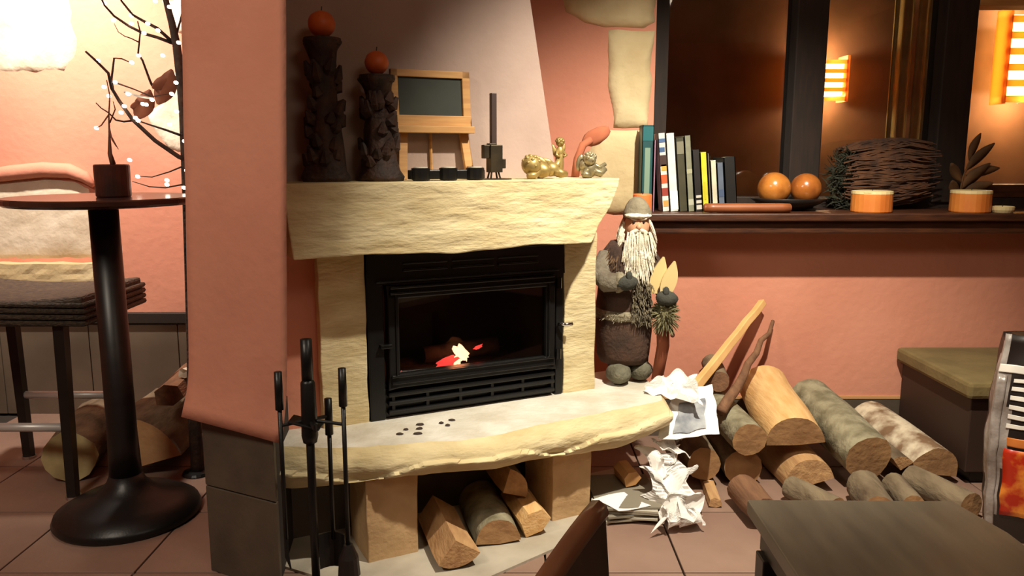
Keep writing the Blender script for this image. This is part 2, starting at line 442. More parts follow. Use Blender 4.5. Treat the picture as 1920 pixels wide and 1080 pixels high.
fu = [(-0.45, 0.02), (-0.30, 0.10), (-0.16, 0.185), (-0.06, 0.222), (0.08, 0.262), (0.2, 0.288), (0.3, 0.298), (0.42, 0.285), (0.55, 0.268), (0.75, 0.25), (0.9, 0.245), (0.98, 0.235), (1.03, 0.15)]
def front(u):
    for (a, b), (c, d) in zip(fu, fu[1:]):
        if a <= u <= c: return b+(d-b)*(u-a)/(c-a)
    return fu[-1][1]
def hearth(a, b, c):
    u = -0.45+(1.03+0.45)*a
    nf = front(u)
    back = -0.024
    if u > 0.86: back = -0.17
    n = nf+(back-nf)*b
    ub = u+0.10*b*max(0, (u-0.86)/0.17)
    zb = 0.262+0.018*math.sin(u*5+0.6)+(0.045 if u > 0.8 else 0)*min(1, (u-0.8)/0.2 if u > 0.8 else 0)
    z = zb+(0.362-zb)*c
    if b == 0:
        n += 0.035*math.sin(math.pi*min(1, (1-c)*0.95))+0.02*(1-c)
    p = P(ub, n, z)
    if b == 0:
        ridge = 0.30+0.022*math.sin(u*9-0.4)+0.01*math.sin(u*21)
        p += NN*(0.014 if z < ridge else 0.0)
        p += NN*(0.012*noise.noise(p*7)+0.006*noise.noise(p*22))
    if c == 1 and b > 0: p += Vector((0, 0, 0.0008*noise.noise(p*9)))
    if c == 0: p += Vector((0, 0, 0.008*noise.noise(p*8)))
    return p
hs = MB().surf(110, 8, 16, hearth).build('hearth_slab', [sand, sandtop], fp)
for p in hs.data.polygons:
    if p.normal.z > 0.9 and p.center.z > 0.34: p.material_index = 1
    p.use_smooth = abs(p.normal.z) < 0.6
for u, wd in ((0.0, 0.158), (0.615, 0.145)):
    def pr(a, b, c, u=u, wd=wd):
        p = P(u-wd/2+wd*a, 0.04+0.20*(1-b), 0.27*c)
        return p+rn(p, 12, 0.004)
    MB().surf(8, 8, 10, pr).build('pier', pier_m, fp, bevel=0.003)
for u0, u1 in ((-0.145, 0.0), (0.707, 0.838)):
    def jb(a, b, c, u0=u0, u1=u1):
        p = P(u0+(u1-u0)*a, -0.03+0.045*(1-b), 0.355+(0.93-0.355)*c)
        return p+rn(p, 14, 0.004)
    MB().surf(8, 3, 24, jb).build('jamb', sand, fp, bevel=0.003)
def hood(a, b, c):
    z = 1.115+(2.5-1.115)*c
    u1 = 0.692-0.148*(z-1.12)
    ul = -0.36+0.42*b
    u = ul+(u1-ul)*a
    n = -0.02-0.06*(z-1.12)
    n = n+(-0.85-n)*b
    return P(u, n, z)
MB().surf(2, 1, 2, hood).build('hood', mauve, fp)
crumb = M('charcoal_crumb', (60, 46, 38), 0.9)
for i, (u, n) in enumerate(((0.08, 0.14), (0.12, 0.15), (0.135, 0.115), (0.2, 0.13), (0.05, 0.17), (0.10, 0.19), (0.21, 0.16), (0.24, 0.12))):
    p = P(u, n, 0.365)
    MB().ell(p, (0.008+0.003*(i % 3), 0.006, 0.004), 8, 5, amp=0.4).build('charcoal_crumb', crumb, None, props=tag(
        'small dark charcoal crumb lying on the pale hearth slab', 'charcoal', 'charcoal crumbs on the hearth'))

# insert
ins = thing('fireplace_insert', P(0.3535, 0.0, 0.362), 'black cast iron fireplace insert with glass door and slotted grilles', 'insert')
mb = MB(); Z0, Z1, W = 0.363, 0.908, 0.702
fr = mb
ubox(fr, 0.005, W, -0.03, 0.020, 0.80, Z1); ubox(fr, 0.005, 0.055, -0.03, 0.020, Z0, 0.80); ubox(fr, 0.672, W, -0.03, 0.020, Z0, 0.80)
ubox(fr, 0.055, 0.672, -0.03, 0.004, Z0, 0.46)
fr.build('frame', iron, ins, bevel=0.004)
mb = MB()
for (u0, u1, n0, n1, z0, z1) in ((0.01, W-0.005, -0.42, -0.41, Z0, 0.89), (0.005, 0.02, -0.42, -0.02, Z0, 0.89), (W-0.02, W-0.005, -0.42, -0.02, Z0, 0.89),
        (0.005, W-0.005, -0.42, -0.02, 0.88, 0.89), (0.005, W-0.005, -0.42, -0.02, Z0, 0.40)):
    ubox(mb, u0, u1, n0, n1, z0, z1)
mb.build('firebox', soot, ins)
mb = MB(); ubox(mb, 0.03, 0.68, 0.018, 0.030, 0.806, 0.812); ubox(mb, 0.03, 0.68, 0.018, 0.030, 0.895, 0.901)
mb.build('top_moulding', iron, ins, bevel=0.002)
for k in range(3):
    mb = MB(); ubox(mb, 0.12+0.165*k, 0.12+0.165*k+0.15, 0.016, 0.026, 0.838, 0.846); mb.build('louvre', ironlite, ins, bevel=0.002)
    mb = MB(); ubox(mb, 0.12+0.165*k, 0.12+0.165*k+0.15, 0.016, 0.024, 0.860, 0.866); mb.build('louvre', iron, ins, bevel=0.002)
mb = MB()
D0, D1, DZ0, DZ1 = 0.066, 0.664, 0.464, 0.794
ubox(mb, D0, D1, -0.01, 0.030, DZ1-0.04, DZ1); ubox(mb, D0, D1, -0.01, 0.030, DZ0, DZ0+0.045)
ubox(mb, D0, D0+0.036, -0.01, 0.030, DZ0, DZ1); ubox(mb, D1-0.036, D1, -0.01, 0.030, DZ0, DZ1)
door = mb.build('door', iron, ins, bevel=0.004)
mb = MB()
for z in (DZ1-0.004, DZ1-0.022, DZ0+0.018, DZ0+0.040):
    ubox(mb, D0+0.006, D1-0.006, 0.028, 0.038, z-0.004, z+0.004)
ubox(mb, D1-0.030, D1-0.022, 0.028, 0.036, DZ0+0.04, DZ1-0.02); ubox(mb, D0+0.022, D0+0.028, 0.028, 0.034, DZ0+0.04, DZ1-0.02)
mb.build('door_moulding', ironlite, door, bevel=0.003)
mb = MB(); ubox(mb, D0+0.034, D1-0.034, 0.008, 0.014, DZ0+0.043, DZ1-0.038); mb.build('door_glass', fglass, door)
mb = MB(); mb.tube([P(D1+0.012, 0.03, 0.62), P(D1+0.030, 0.05, 0.62), P(D1+0.055, 0.055, 0.622)], 0.007, 8); mb.build('handle', chrome, door, smooth=True)
for z in (0.515, 0.765):
    mb = MB(); mb.tube([P(D1+0.012, 0.035, z-0.018), P(D1+0.012, 0.035, z+0.018)], 0.009, 8); mb.build('hinge', ironlite, ins)
mb = MB(); ubox(mb, 0.038, 0.075, 0.02, 0.04, 0.60, 0.612); mb.build('latch', ironlite, ins, bevel=0.002)
for z in (0.385, 0.415, 0.443):
    mb = MB()
    mb.surf(24, 1, 1, lambda a, b, c: P(0.062+(0.666-0.062)*a, 0.003+0.026*(1-b), z-0.007+0.014*c)); mb.build('grille_bar', iron if z == 0.385 else ironlite if z > 0.44 else iron, ins, bevel=0.004)
for k in range(6):
    mb = MB(); ubox(mb, 0.075+k*0.116, 0.085+k*0.116, 0.003, 0.02, 0.38, 0.45); mb.build('grille_rib', iron, ins)

# ------------------------------------------------------------------ logs
def log(name, label, p0, p1, r, kind='round', roll=0.0, bm=bark, wm=wood_md, group=None, seg=14, lump=0.10, em=None):
    """firewood: p0 near end, p1 far end; the cut or split faces are wood, the rounded side bark"""
    p0 = Vector(p0); p1 = Vector(p1); ax = (p1-p0).normalized()
    sd = ax.cross(Vector((0, 0, 1))).normalized(); up = sd.cross(ax)
    if kind == 'round': arc = [(2*math.pi*i/seg) for i in range(seg)]; pts = [(math.cos(a), math.sin(a), 1) for a in arc]
    elif kind == 'half':
        arc = [math.pi*i/seg for i in range(seg+1)]; pts = [(math.cos(a), math.sin(a)-0.45, 1) for a in arc]
        pts[-1] = (pts[-1][0], pts[-1][1], 0); pts += [(0.05, -0.52, 0)]
    elif kind == 'quarter':
        arc = [math.pi/2*i/8 for i in range(9)]; pts = [(1.45*math.cos(a)-0.6, 1.45*math.sin(a)-0.6, 1) for a in arc]
        pts[-1] = (pts[-1][0], pts[-1][1], 0); pts += [(-0.6, -0.6, 0)]
    else:
        pts = [(-0.95, -0.5, 0), (0.1, -0.75, 0), (0.95, -0.35, 0), (0.75, 0.5, 0), (-0.1, 0.75, 0), (-0.8, 0.45, 0)]
    cr, sr = math.cos(roll), math.sin(roll); n = len(pts); L = 8
    off = random.uniform(0, 50)
    rings = []
    for k in range(L+1):
        t = k/L; c = p0.lerp(p1, t); ring = []
        for x, y, f in pts:
            q = 1+lump*noise.noise(Vector((x*1.3+off, y*1.3, t*2.0+off)))
            X, Y = (x*cr-y*sr)*r*q, (x*sr+y*cr)*r*q
            sk = ax*(0.003*noise.noise(Vector((x*2, y*2, off))) if k in (0, L) else 0)
            ring.append(c+sd*X+up*Y+sk)
        rings.append(ring)
    wood = MB(); brk = MB(); ends = []
    for k in range(L):
        for i in range(n):
            j = (i+1) % n
            (brk if pts[i][2] else wood).add([rings[k][i], rings[k][j], rings[k+1][j], rings[k+1][i]], [(0, 1, 2, 3)])
    for ring in (rings[0], rings[L]):
        c = sum(ring, Vector())/n
        ends.append(MB().add(ring+[c], [(i, (i+1) % n, n) for i in range(n)]))
    zmin = min(v.z for rr in rings for v in rr)
    root = thing(name, ((p0.x+p1.x)/2, (p0.y+p1.y)/2, zmin), label, 'log', group)
    if wood.v: wood.build('split_face', wm, root)
    for e in ends: e.build('cut_end', em or wm, root)
    if brk.v: brk.build('bark', bm, root, smooth=True)
    return root

cut_md = M('tan_cut_end', (170, 130, 86), 0.9, col2=(146, 108, 70), scale=14, bump=0.4, bscale=40)
G1 = 'split logs under the hearth'
log('split_log', 'pale wedge of firewood leaning out past the left hearth pier', (-0.155, 2.15, 0.052), (-0.25, 2.44, 0.060), 0.060, 'quarter', -2.2, bark, wood_md, G1)
log('split_log', 'half-round log with grey bark lying under the hearth slab', (-0.042, 2.30, 0.050), (-0.115, 2.60, 0.050), 0.074, 'half', 0.0, lichen, wood_dk, G1, em=cut_md)
log('split_log', 'pale chunky split log beside the right hearth pier', (0.074, 2.355, 0.056), (0.005, 2.58, 0.056), 0.052, 'split', 0.5, bark, wood_lt, G1)
log('split_log', 'reddish split log resting on top of others under the hearth', (0.012, 2.44, 0.145), (-0.05, 2.64, 0.145), 0.060, 'quarter', -0.3, bark, wood_md, G1)

G2 = 'firewood heap by the window wall'
H = [
 ('round_log', 'round bark log at the heap edge beside the hearth newspapers', (0.695, 2.74, 0.095), (0.70, 3.16, 0.09), 0.062, 'round', 0, bark, cut_md),
 ('split_plank', 'flat offcut board jutting from the foot of the log heap', (0.70, 2.58, 0.018), (0.74, 2.98, 0.016), 0.024, 'split', 0, bark, wood_md),
 ('round_log', 'round barked log in the bottom row under the knotted bark log', (0.845, 2.76, 0.072), (0.85, 3.17, 0.072), 0.070, 'round', 0, bark, cut_md),
 ('round_log', 'knotted grey bark log with pale end on the heap', (0.845, 2.70, 0.200), (0.785, 3.16, 0.235), 0.062, 'round', 0, lichen, cut_md),
 ('split_log', 'big peeled half log with bright yellow top crowning the heap', (1.018, 2.74, 0.215), (1.042, 3.20, 0.285), 0.104, 'half', 0.10, wood_lt, cut_md),
 ('split_log', 'yellowish split log low in the heap below the peeled half log', (1.06, 2.70, 0.075), (1.06, 3.14, 0.07), 0.090, 'half', 0.25, wood_md, wood_md),
 ('round_log', 'fat grey barked log slanting down beside the peeled half log', (1.28, 2.72, 0.125), (1.235, 3.19, 0.205), 0.088, 'round', 0, lichen, cut_md),
 ('split_log', 'narrow brown split log between grey log and birch log', (1.416, 2.74, 0.100), (1.366, 3.20, 0.150), 0.038, 'quarter', 0.6, bark, wood_md),
 ('birch_log', 'half birch log with peeling white bark near the bench', (1.556, 2.76, 0.095), (1.505, 3.20, 0.135), 0.095, 'half', -0.25, birch, cut_md),
 ('round_log', 'slim dark log standing behind at the top of the heap', (0.80, 2.98, 0.335), (0.84, 3.25, 0.335), 0.042, 'round', 0, bark, wood_dk),
 ('round_log', 'short reddish log on the floor in front of the heap', (0.82, 2.42, 0.055), (0.80, 2.62, 0.055), 0.052, 'round', 0, wood_dk, wood_dk),
 ('round_log', 'rough barked filler log on the floor below the birch log', (1.52, 2.48, 0.05), (1.44, 2.72, 0.05), 0.048, 'round', 0, bark, cut_md),  # this and the next three are added to fill the dark floor
 ('round_log', 'stout barked filler log on the floor below the fat grey log', (1.19, 2.42, 0.058), (1.23, 2.64, 0.058), 0.056, 'round', 0, bark, cut_md),
 ('round_log', 'slanting barked filler log on the floor below the yellowish split log', (1.07, 2.47, 0.045), (0.98, 2.65, 0.045), 0.042, 'round', 0, bark, cut_md),
 ('round_log', 'short thin filler log on the floor below the narrow split log', (1.34, 2.50, 0.042), (1.36, 2.69, 0.042), 0.040, 'round', 0, bark, cut_md),
]
for nm, lb, a, b, r, k, ro, bmx, wmx in H: log(nm, lb, a, b, r, k, ro, bmx, wmx, G2)
# sticks
def stick(name, label, p0, p1, r0, r1, mat, wob, square=False):
    pts = []
    for i in range(9):
        t = i/8; p = Vector(p0).lerp(Vector(p1), t)
        if 0 < i < 8: p += Vector((noise.noise(Vector((t*5, r0*99, 0))), 0, noise.noise(Vector((t*5, 3, r0*77)))))*wob
        pts.append(p)
    return MB().tube(pts, [r0+(r1-r0)*i/8 for i in range(9)], 4 if square else 7).build(name, mat, None, props=tag(label, 'stick'), smooth=not square, bevel=0.003 if square else 0)
stick('kindling_stick', 'straight pale square stick leaning on the salmon wall', at(1300, 730, 2.90), at(1430, 566, 3.26), 0.023, 0.019, M('pale_stick', (236, 190, 126), 0.7, col2=(216, 164, 100), scale=6), 0.004, True)
stick('kindling_branch', 'thin dark crooked branch leaning on the salmon wall', at(1352, 772, 2.79), at(1449, 602, 3.27), 0.022, 0.008, wood_dk, 0.02)
# alcove logs
G3 = 'logs in the alcove by the bar table'
log('round_log', 'round log with pale cut end under the wicker bar stool', (-1.635, 2.80, 0.098), (-1.74, 3.22, 0.098), 0.096, 'round', 0, bark, M('pale_log_end', (196, 180, 130), 0.8, col2=(160, 140, 96), scale=9), G3)
log('split_log', 'big split log with broad pale face behind the bar table foot', (-1.385, 2.84, 0.135), (-1.40, 3.28, 0.13), 0.142, 'quarter', 0.30, bark, wood_dk, G3, em=M('tan_log_face', (206, 164, 116), 0.85, col2=(180, 136, 92), scale=7, bump=0.4))
log('split_log', 'thin reddish split log on top of the alcove logs', (-1.28, 2.86, 0.315), (-1.34, 3.26, 0.31), 0.055, 'split', 0.2, bark, wood_dk, G3)
log('split_log', 'small bleached billet lying on the uppermost alcove log', (-1.26, 2.96, 0.372), (-1.20, 3.16, 0.372), 0.026, 'split', 0, bark, M('bleached_wood', (222, 214, 190), 0.8), G3)

# fire inside
fl = M('charred_log', (36, 28, 24), 0.95, col2=(66, 52, 44), scale=20, bump=0.8)
G4 = 'charred logs in the fire'
log('charred_log', 'charred log lying across the back of the firebox', P(0.10, -0.24, 0.445), P(0.60, -0.26, 0.445), 0.042, 'round', 0, fl, fl, G4)
log('charred_log', 'charred log burning in front of the firebox with bright flame', P(0.16, -0.13, 0.44), P(0.50, -0.15, 0.44), 0.036, 'round', 0, fl, fl, G4)
log('charred_log', 'tilted charred log stacked above the other burning logs', P(0.26, -0.20, 0.502), P(0.54, -0.19, 0.512), 0.03, 'round', 0, fl, fl, G4)
log('charred_log', 'short unburnt pale log end at the right of the firebox', P(0.52, -0.10, 0.43), P(0.61, -0.13, 0.43), 0.03, 'split', 0, wood_dk, wood_dk, G4)
def flame_mat(name, c0, s):
    return M(name, c0, 0.9, emit=c0, estr=s)
hot = flame_mat('flame_core', (255, 190, 150), 9.0); red = flame_mat('ember_red', (255, 84, 84), 2.4)
def flame(name, label, c, blobs):
    root = thing(name, c, label, 'flame')
    for nm, m, du, dz, r in blobs:
        q = Vector(c)+UU*du+Vector((0, 0, dz))
        MB().ell(q, r, 10, 8, amp=0.7, fr=2.6, rot=Matrix.Rotation(-0.5, 3, 'Y')).build(nm, m, root, smooth=True)
flame('fire_flame', 'bright pink white flame in the middle of the fire', P(0.325, -0.09, 0.478),
      [('flame_core', hot, 0.035, 0.045, (0.022, 0.012, 0.030)), ('flame_core', hot, 0.015, 0.022, (0.024, 0.012, 0.015)), ('ember', red, -0.02, 0.018, (0.04, 0.012, 0.017)),
       ('ember', red, 0.10, 0.06, (0.016, 0.006, 0.006))])
flame('fire_ember', 'small glowing ember at the left side of the fire', P(0.135, -0.07, 0.452),
      [('ember', red, 0.0, 0.02, (0.013, 0.008, 0.018)), ('ember_core', hot, 0.006, 0.012, (0.010, 0.006, 0.008))])
d = bpy.data.lights.new('fire_light', 'POINT'); d.energy = 0.5; d.color = (1, 0.35, 0.15); d.shadow_soft_size = 0.03
o = bpy.data.objects.new('fire_light', d); C.objects.link(o); o.location = P(0.33, -0.06, 0.56)

# ------------------------------------------------------------------ mantel objects
MT = 1.1235
def mpos(px, n):      # point on the mantel under pixel column px at depth n
    k = (px-960)/FPX/1.009
    s = (k*(F0.y+NN.y*n)-(F0.x+NN.x*n))/(UU.x-k*UU.y)
    p = P(s, n, MT); return p
def candle_stick(px, n, h, cr, label, jag, seed):
    c = mpos(px, n); root = thing('carved_candlestick', c, label, 'candlestick', 'carved candlesticks on the mantel')
    prof = [(0.062, 0), (0.064, 0.012), (0.055, 0.03), (0.05, 0.06), (0.046, h*0.3), (0.036, h*0.5), (0.030, h*0.7), (0.030, h*0.82), (0.042, h*0.93), (0.052, h*0.985), (0.050, h)]
    prof = [(r*1.08, z) for r, z in prof]
    MB().lathe(prof, c, 20, wob=0.30).build('stem', carved, root, smooth=True)
    MB().lathe([(0.05, h-0.012), (0.053, h-0.006), (0.052, h+0.006), (0.04, h+0.008)], c, 20).build('cup', carved, root)
    rnd = random.Random(seed)
    for i in range(jag):
        a = rnd.uniform(0, 2*math.pi); z = rnd.uniform(0.04, h*0.8); r = 0.058*(1-z/h*0.45)
        dirv = Vector((math.cos(a), math.sin(a), 0))
        b = c+dirv*r*0.75+Vector((0, 0, z)); tip = c+dirv*(r+rnd.uniform(0.004, 0.018))+Vector((0, 0, z+rnd.uniform(0.02, 0.05)))
        MB().tube([b, b.lerp(tip, 0.5)+Vector((0, 0, -0.008)), tip], [0.014, 0.018, 0.005], 6).build('carved_leaf', carved, root)
    return c+Vector((0, 0, h+0.008))
t1 = candle_stick(614, 0.062, 0.395, 0.04, 'tall carved dark wood candlestick beside the pillar', 40, 3)
t2 = candle_stick(712, 0.062, 0.300, 0.035, 'shorter carved dark wood candlestick next to the chalkboard', 44, 5)
for c, r, lb in ((t1, 0.038, 'round orange candle on the tall carved candlestick'), (t2, 0.035, 'round orange candle on the shorter carved candlestick')):
    root = thing('ball_candle', c, lb, 'candle', 'ball candles')
    MB().ell(c+Vector((0, 0, r*0.95)), (r, r, r*0.97), 20, 14, amp=0.03).build('wax', orangewax, root, smooth=True)
    MB().tube([c+Vector((0, 0, r*1.8)), c+Vector((0.002, 0, r*1.9+0.012))], 0.0015, 5).build('wick', iron, root)

# chalkboard easel
cbp = mpos(812, 0.0); cb = thing('chalkboard_easel', cbp, 'small chalkboard in a pine frame standing on a low easel', 'chalkboard')
def E(u, n, z): return cbp+UU*u+NN*n+Vector((0, 0, z))
def ebox(mb, u0, u1, n0, n1, z0, z1, lean=0.08):
    return mb.surf(1, 1, 1, lambda a, b, c: E(u0+(u1-u0)*a, n0+(n1-n0)*b-lean*(z0+(z1-z0)*c), z0+(z1-z0)*c))
cw, z0, z1 = 0.130, 0.165, 0.335
ebox(MB(), -cw+0.012, cw-0.012, 0.008, 0.014, z0+0.02, z1-0.015).build('slate', slate, cb)
for nm, a in (('frame_rail', (-cw, cw, 0.004, 0.022, z1-0.022, z1)), ('frame_rail', (-cw, cw, 0.004, 0.026, z0, z0+0.032)), ('frame_stile', (-cw, -cw+0.022, 0.004, 0.022, z0, z1)), ('frame_stile', (cw-0.026, cw, 0.004, 0.022, z0, z1))):
    ebox(MB(), *a).build(nm, pine, cb, bevel=0.002)
ebox(MB(), -cw, cw, 0.004, 0.048, z0-0.022, z0).build('tray', pine, cb, bevel=0.002)
for u in (-cw+0.04, cw-0.022):
    MB().surf(1, 1, 1, lambda a, b, c: E(u-0.016+0.028*a+0.015*(1-c)*(1 if u > 0 else -1), 0.0+0.016*b+0.03*(1-c)-0.02, z0*c)).build('leg', pine, cb, bevel=0.002)
MB().tube([E(0, -0.02, z0+0.02), E(0, -0.012, 0.006)], 0.005, 6).build('back_strut', pine, cb)

# tealight bar
tb = mpos(838, 0.115); tl = thing('tealight_holder', tb, 'low black metal holder with three tealights on the mantel', 'candle holder')
def TB(u, n, z): return tb+UU*u+NN*n+Vector((0, 0, z))
MB().surf(1, 1, 1, lambda a, b, c: TB(-0.12+0.24*a, -0.016+0.032*b, 0.004+0.028*c)).build('bar', iron, tl, bevel=0.003)
for u in (-0.088, 0.0, 0.088):
    MB().lathe([(0.022, 0), (0.027, 0.003), (0.028, 0.037), (0.024, 0.038)], TB(u, 0.012, 0), 18).build('cup', iron, tl, smooth=False)
    t = MB().lathe([(0.021, 0.034), (0.021, 0.0405)], TB(u, 0.012, 0), 18).build('tealight', M('tealight_wax', (222, 216, 200), 0.4), tl)

# iron candle stand with cubes
ib = mpos(925, 0.09); it = thing('iron_cube_ornament', ib, 'slim dark iron post ornament built on stacked metal cubes', 'ornament')
rusty = M('dark_bronze', (72, 62, 46), 0.45, metal=0.6, col2=(50, 42, 32), scale=20)
def IB(u, n, z): return ib+UU*u+NN*n+Vector((0, 0, z))
for nm, u, z, s, h in (('cube', 0.004, 0.022, 0.023, 0.085), ('cube', -0.024, 0.065, 0.014, 0.042), ('cube', 0.028, 0.034, 0.013, 0.030), ('cube', -0.006, 0.092, 0.014, 0.020)):
    MB().surf(1, 1, 1, lambda a, b, c: IB(u+s*(a-.5)*2*0.9, s*(b-.5)*1.6, z+h*c)).build(nm, rusty, it, bevel=0.002)
MB().surf(1, 1, 1, lambda a, b, c: IB(0.0+0.018*(a-.5), 0.018*(b-.5), 0.10+0.165*c)).build('post', M('dark_plum_wax', (62, 44, 40), 0.5), it, bevel=0.002)
for u, n in ((-0.014, 0.012), (0.02, 0.012), (0.02, -0.014), (-0.014, -0.014)):
    MB().tube([IB(u, n, 0), IB(u*0.6, n*0.6, 0.03)], 0.003, 6).build('foot', rusty, it)
MB().surf(1, 1, 1, lambda a, b, c: IB(-0.05+0.10*a, -0.03+0.06*b, 0.0+0.003*c)).build('base_plate', rusty, it)

# gold figurines: a reclining cherub and a crouching one
def cherub(px, n, label, m, pts, limbs, head, wing=None):
    c = mpos(px, n); root = thing('cherub_figurine', c, label, 'figurine', 'gilded cherubs on the mantel')
    def Q(u, z, nn=0.0): return c+UU*u+NN*nn+Vector((0, 0, z))
    body = MB()
    for u, z, nn, r in pts: body.ell(Q(u, z, nn), r, 14, 10, amp=0.12, fr=2.0)
    body.build('body', m, root, smooth=True)
    for l in limbs:
        MB().tube([Q(*p[:3]) for p in l], [p[3] for p in l], 8).build('limb', m, root, smooth=True)
    h = MB().ell(Q(*head[:3]), (head[3],)*3, 16, 12, amp=0.06, fr=3); ho = h.build('head', m, root, smooth=True)
    MB().ell(Q(head[0], head[1]-0.002, head[2]+head[3]*0.95), (0.004, 0.004, 0.005), 8, 6).build('nose', m, ho, smooth=True)
    hr = MB()
    for i in range(16):
        a = i*2.4; e = 0.2+0.07*i
        hr.ell(Q(head[0]+head[3]*math.cos(a)*math.cos(e)*0.9, head[1]+head[3]*math.sin(e)*0.95, head[2]+head[3]*math.sin(a)*math.cos(e)*0.9), (0.007, 0.007, 0.006), 7, 5)
    hr.build('curls', m, ho, smooth=True)
    if wing:
        for s in wing:
            MB().ell(Q(*s[:3]), s[3], 12, 8, amp=0.2, rot=Matrix.Rotation(s[4], 3, 'Y')).build('wing', m, root, smooth=True)
    return root
cherub(1015, 0.10, 'gold cherub lying on its belly on the mantel', gold,
       [(0.0, 0.026, 0, (0.032, 0.024, 0.026)), (0.036, 0.030, 0, (0.026, 0.022, 0.024))],
       [[(-0.02, 0.02, 0.015, 0.012), (-0.042, 0.012, 0.03, 0.011), (-0.065, 0.011, 0.03, 0.009)], [(0.045, 0.025, 0.01, 0.016), (0.062, 0.016, 0.022, 0.014), (0.082, 0.014, 0.018, 0.010)],
        [(0.045, 0.03, -0.01, 0.014), (0.065, 0.045, -0.01, 0.011), (0.072, 0.060, -0.01, 0.009)]],
       (-0.042, 0.044, 0.01, 0.032), [(0.0, 0.058, -0.012, (0.028, 0.006, 0.012), 0.5), (0.022, 0.056, -0.015, (0.026, 0.006, 0.010), 0.2)])
cherub(1103, 0.09, 'silvery gold cherub crouching at the bright end of the mantel', silvergold,
       [(0.0, 0.03, 0, (0.030, 0.024, 0.031)), (-0.012, 0.045, 0, (0.022, 0.02, 0.024))],
       [[(0.01, 0.025, 0.012, 0.014), (0.035, 0.014, 0.02, 0.012), (0.055, 0.030, 0.015, 0.010)], [(-0.015, 0.02, 0.015, 0.014), (-0.03, 0.012, 0.025, 0.012), (-0.012, 0.009, 0.035, 0.009)],
        [(0.01, 0.05, 0, 0.009), (0.035, 0.034, 0.01, 0.008), (0.06, 0.046, 0.01, 0.007)]],
       (-0.005, 0.062, 0.015, 0.022), [(-0.028, 0.05, -0.01, (0.012, 0.006, 0.028), 0.2)])
# small standing gold angel behind them
cherub(1049, -0.055, 'little gold angel standing behind the cherubs', gold, [(0, 0.05, 0, (0.015, 0.013, 0.052)), (0, 0.085, 0, (0.014, 0.012, 0.022))],
       [[(0.01, 0.09, 0, 0.006), (0.02, 0.075, 0.01, 0.005), (0.008, 0.07, 0.015, 0.004)], [(-0.01, 0.09, 0, 0.006), (-0.018, 0.075, 0.01, 0.005), (-0.006, 0.07, 0.015, 0.004)]],
       (0, 0.118, 0, 0.014), [(0.016, 0.09, -0.01, (0.008, 0.004, 0.024), 0.3), (-0.016, 0.09, -0.01, (0.008, 0.004, 0.024), -0.3)])
# brown pod on a bent stalk
dp = mpos(1078, -0.03); dr = thing('brown_stalk_blob', dp, 'terracotta brown pod on a bent stalk', 'dried pod')
blob_m = M('blob_brown', (168, 96, 66), 0.9, col2=(150, 82, 56), scale=14)  # brown blob and stalk standing in for an unidentified brown patch
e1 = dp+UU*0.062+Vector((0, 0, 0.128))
MB().tube([dp, dp+UU*0.008+Vector((0, 0, 0.06)), dp+UU*0.03+Vector((0, 0, 0.11)), e1], [0.015, 0.014, 0.014, 0.013], 7).build('stalk', blob_m, dr, smooth=True)
MB().ell(e1+UU*0.022+Vector((0, 0, 0.012)), (0.054, 0.016, 0.028), 14, 10, amp=0.15, rot=Matrix.Rotation(-0.5, 3, 'Y')).build('blob', blob_m, dr, smooth=True)

# ------------------------------------------------------------------ sill objects
SZ = 0.9765
def spt(px, Y): return Vector((at(px, 395, Y).x, Y, SZ))
def pillar_candle(px, Y, r, h, m, label, dished=0.004, top=None):
    c = spt(px, Y); root = thing('pillar_candle', c, label, 'candle', 'candles on the window sill')
    MB().lathe([(r*0.97, 0), (r, 0.004), (r, h-0.004), (r*0.96, h), (r*0.8, h-dished)], c, 24, wob=0.02).build('wax', m, root, smooth=False)
    if top: MB().lathe([(r*0.99, h-0.012), (r*1.01, h-0.010), (r*1.0, h+0.001), (r*0.9, h+0.002)], c, 24).build('rim', top, root)
    MB().tube([c+Vector((0, 0, h-0.006)), c+Vector((0.001, 0, h+0.010))], 0.0018, 5).build('wick', iron, root)
pillar_candle(1204, 3.135, 0.037, 0.072, peachwax, 'small orange candle in front of the teal book')
pillar_candle(1633, 3.165, 0.077, 0.082, amberwax, 'wide amber candle in front of the twig bundle', top=creamwax)
pillar_candle(1818, 3.165, 0.074, 0.084, amberwax, 'wide amber candle beside a small cream tealight', top=creamwax)
c = spt(1879, 3.145); root = thing('tealight', c, 'small cream tealight beside the wide amber candle', 'tealight')
MB().lathe([(0.036, 0), (0.042, 0.010), (0.043, 0.022), (0.040, 0.024), (0.036, 0.018)], c, 20).build('cup', creamwax, root)
MB().tube([c+Vector((0, 0, 0.016)), c+Vector((0, 0, 0.03))], 0.0016, 5).build('wick', iron, root)

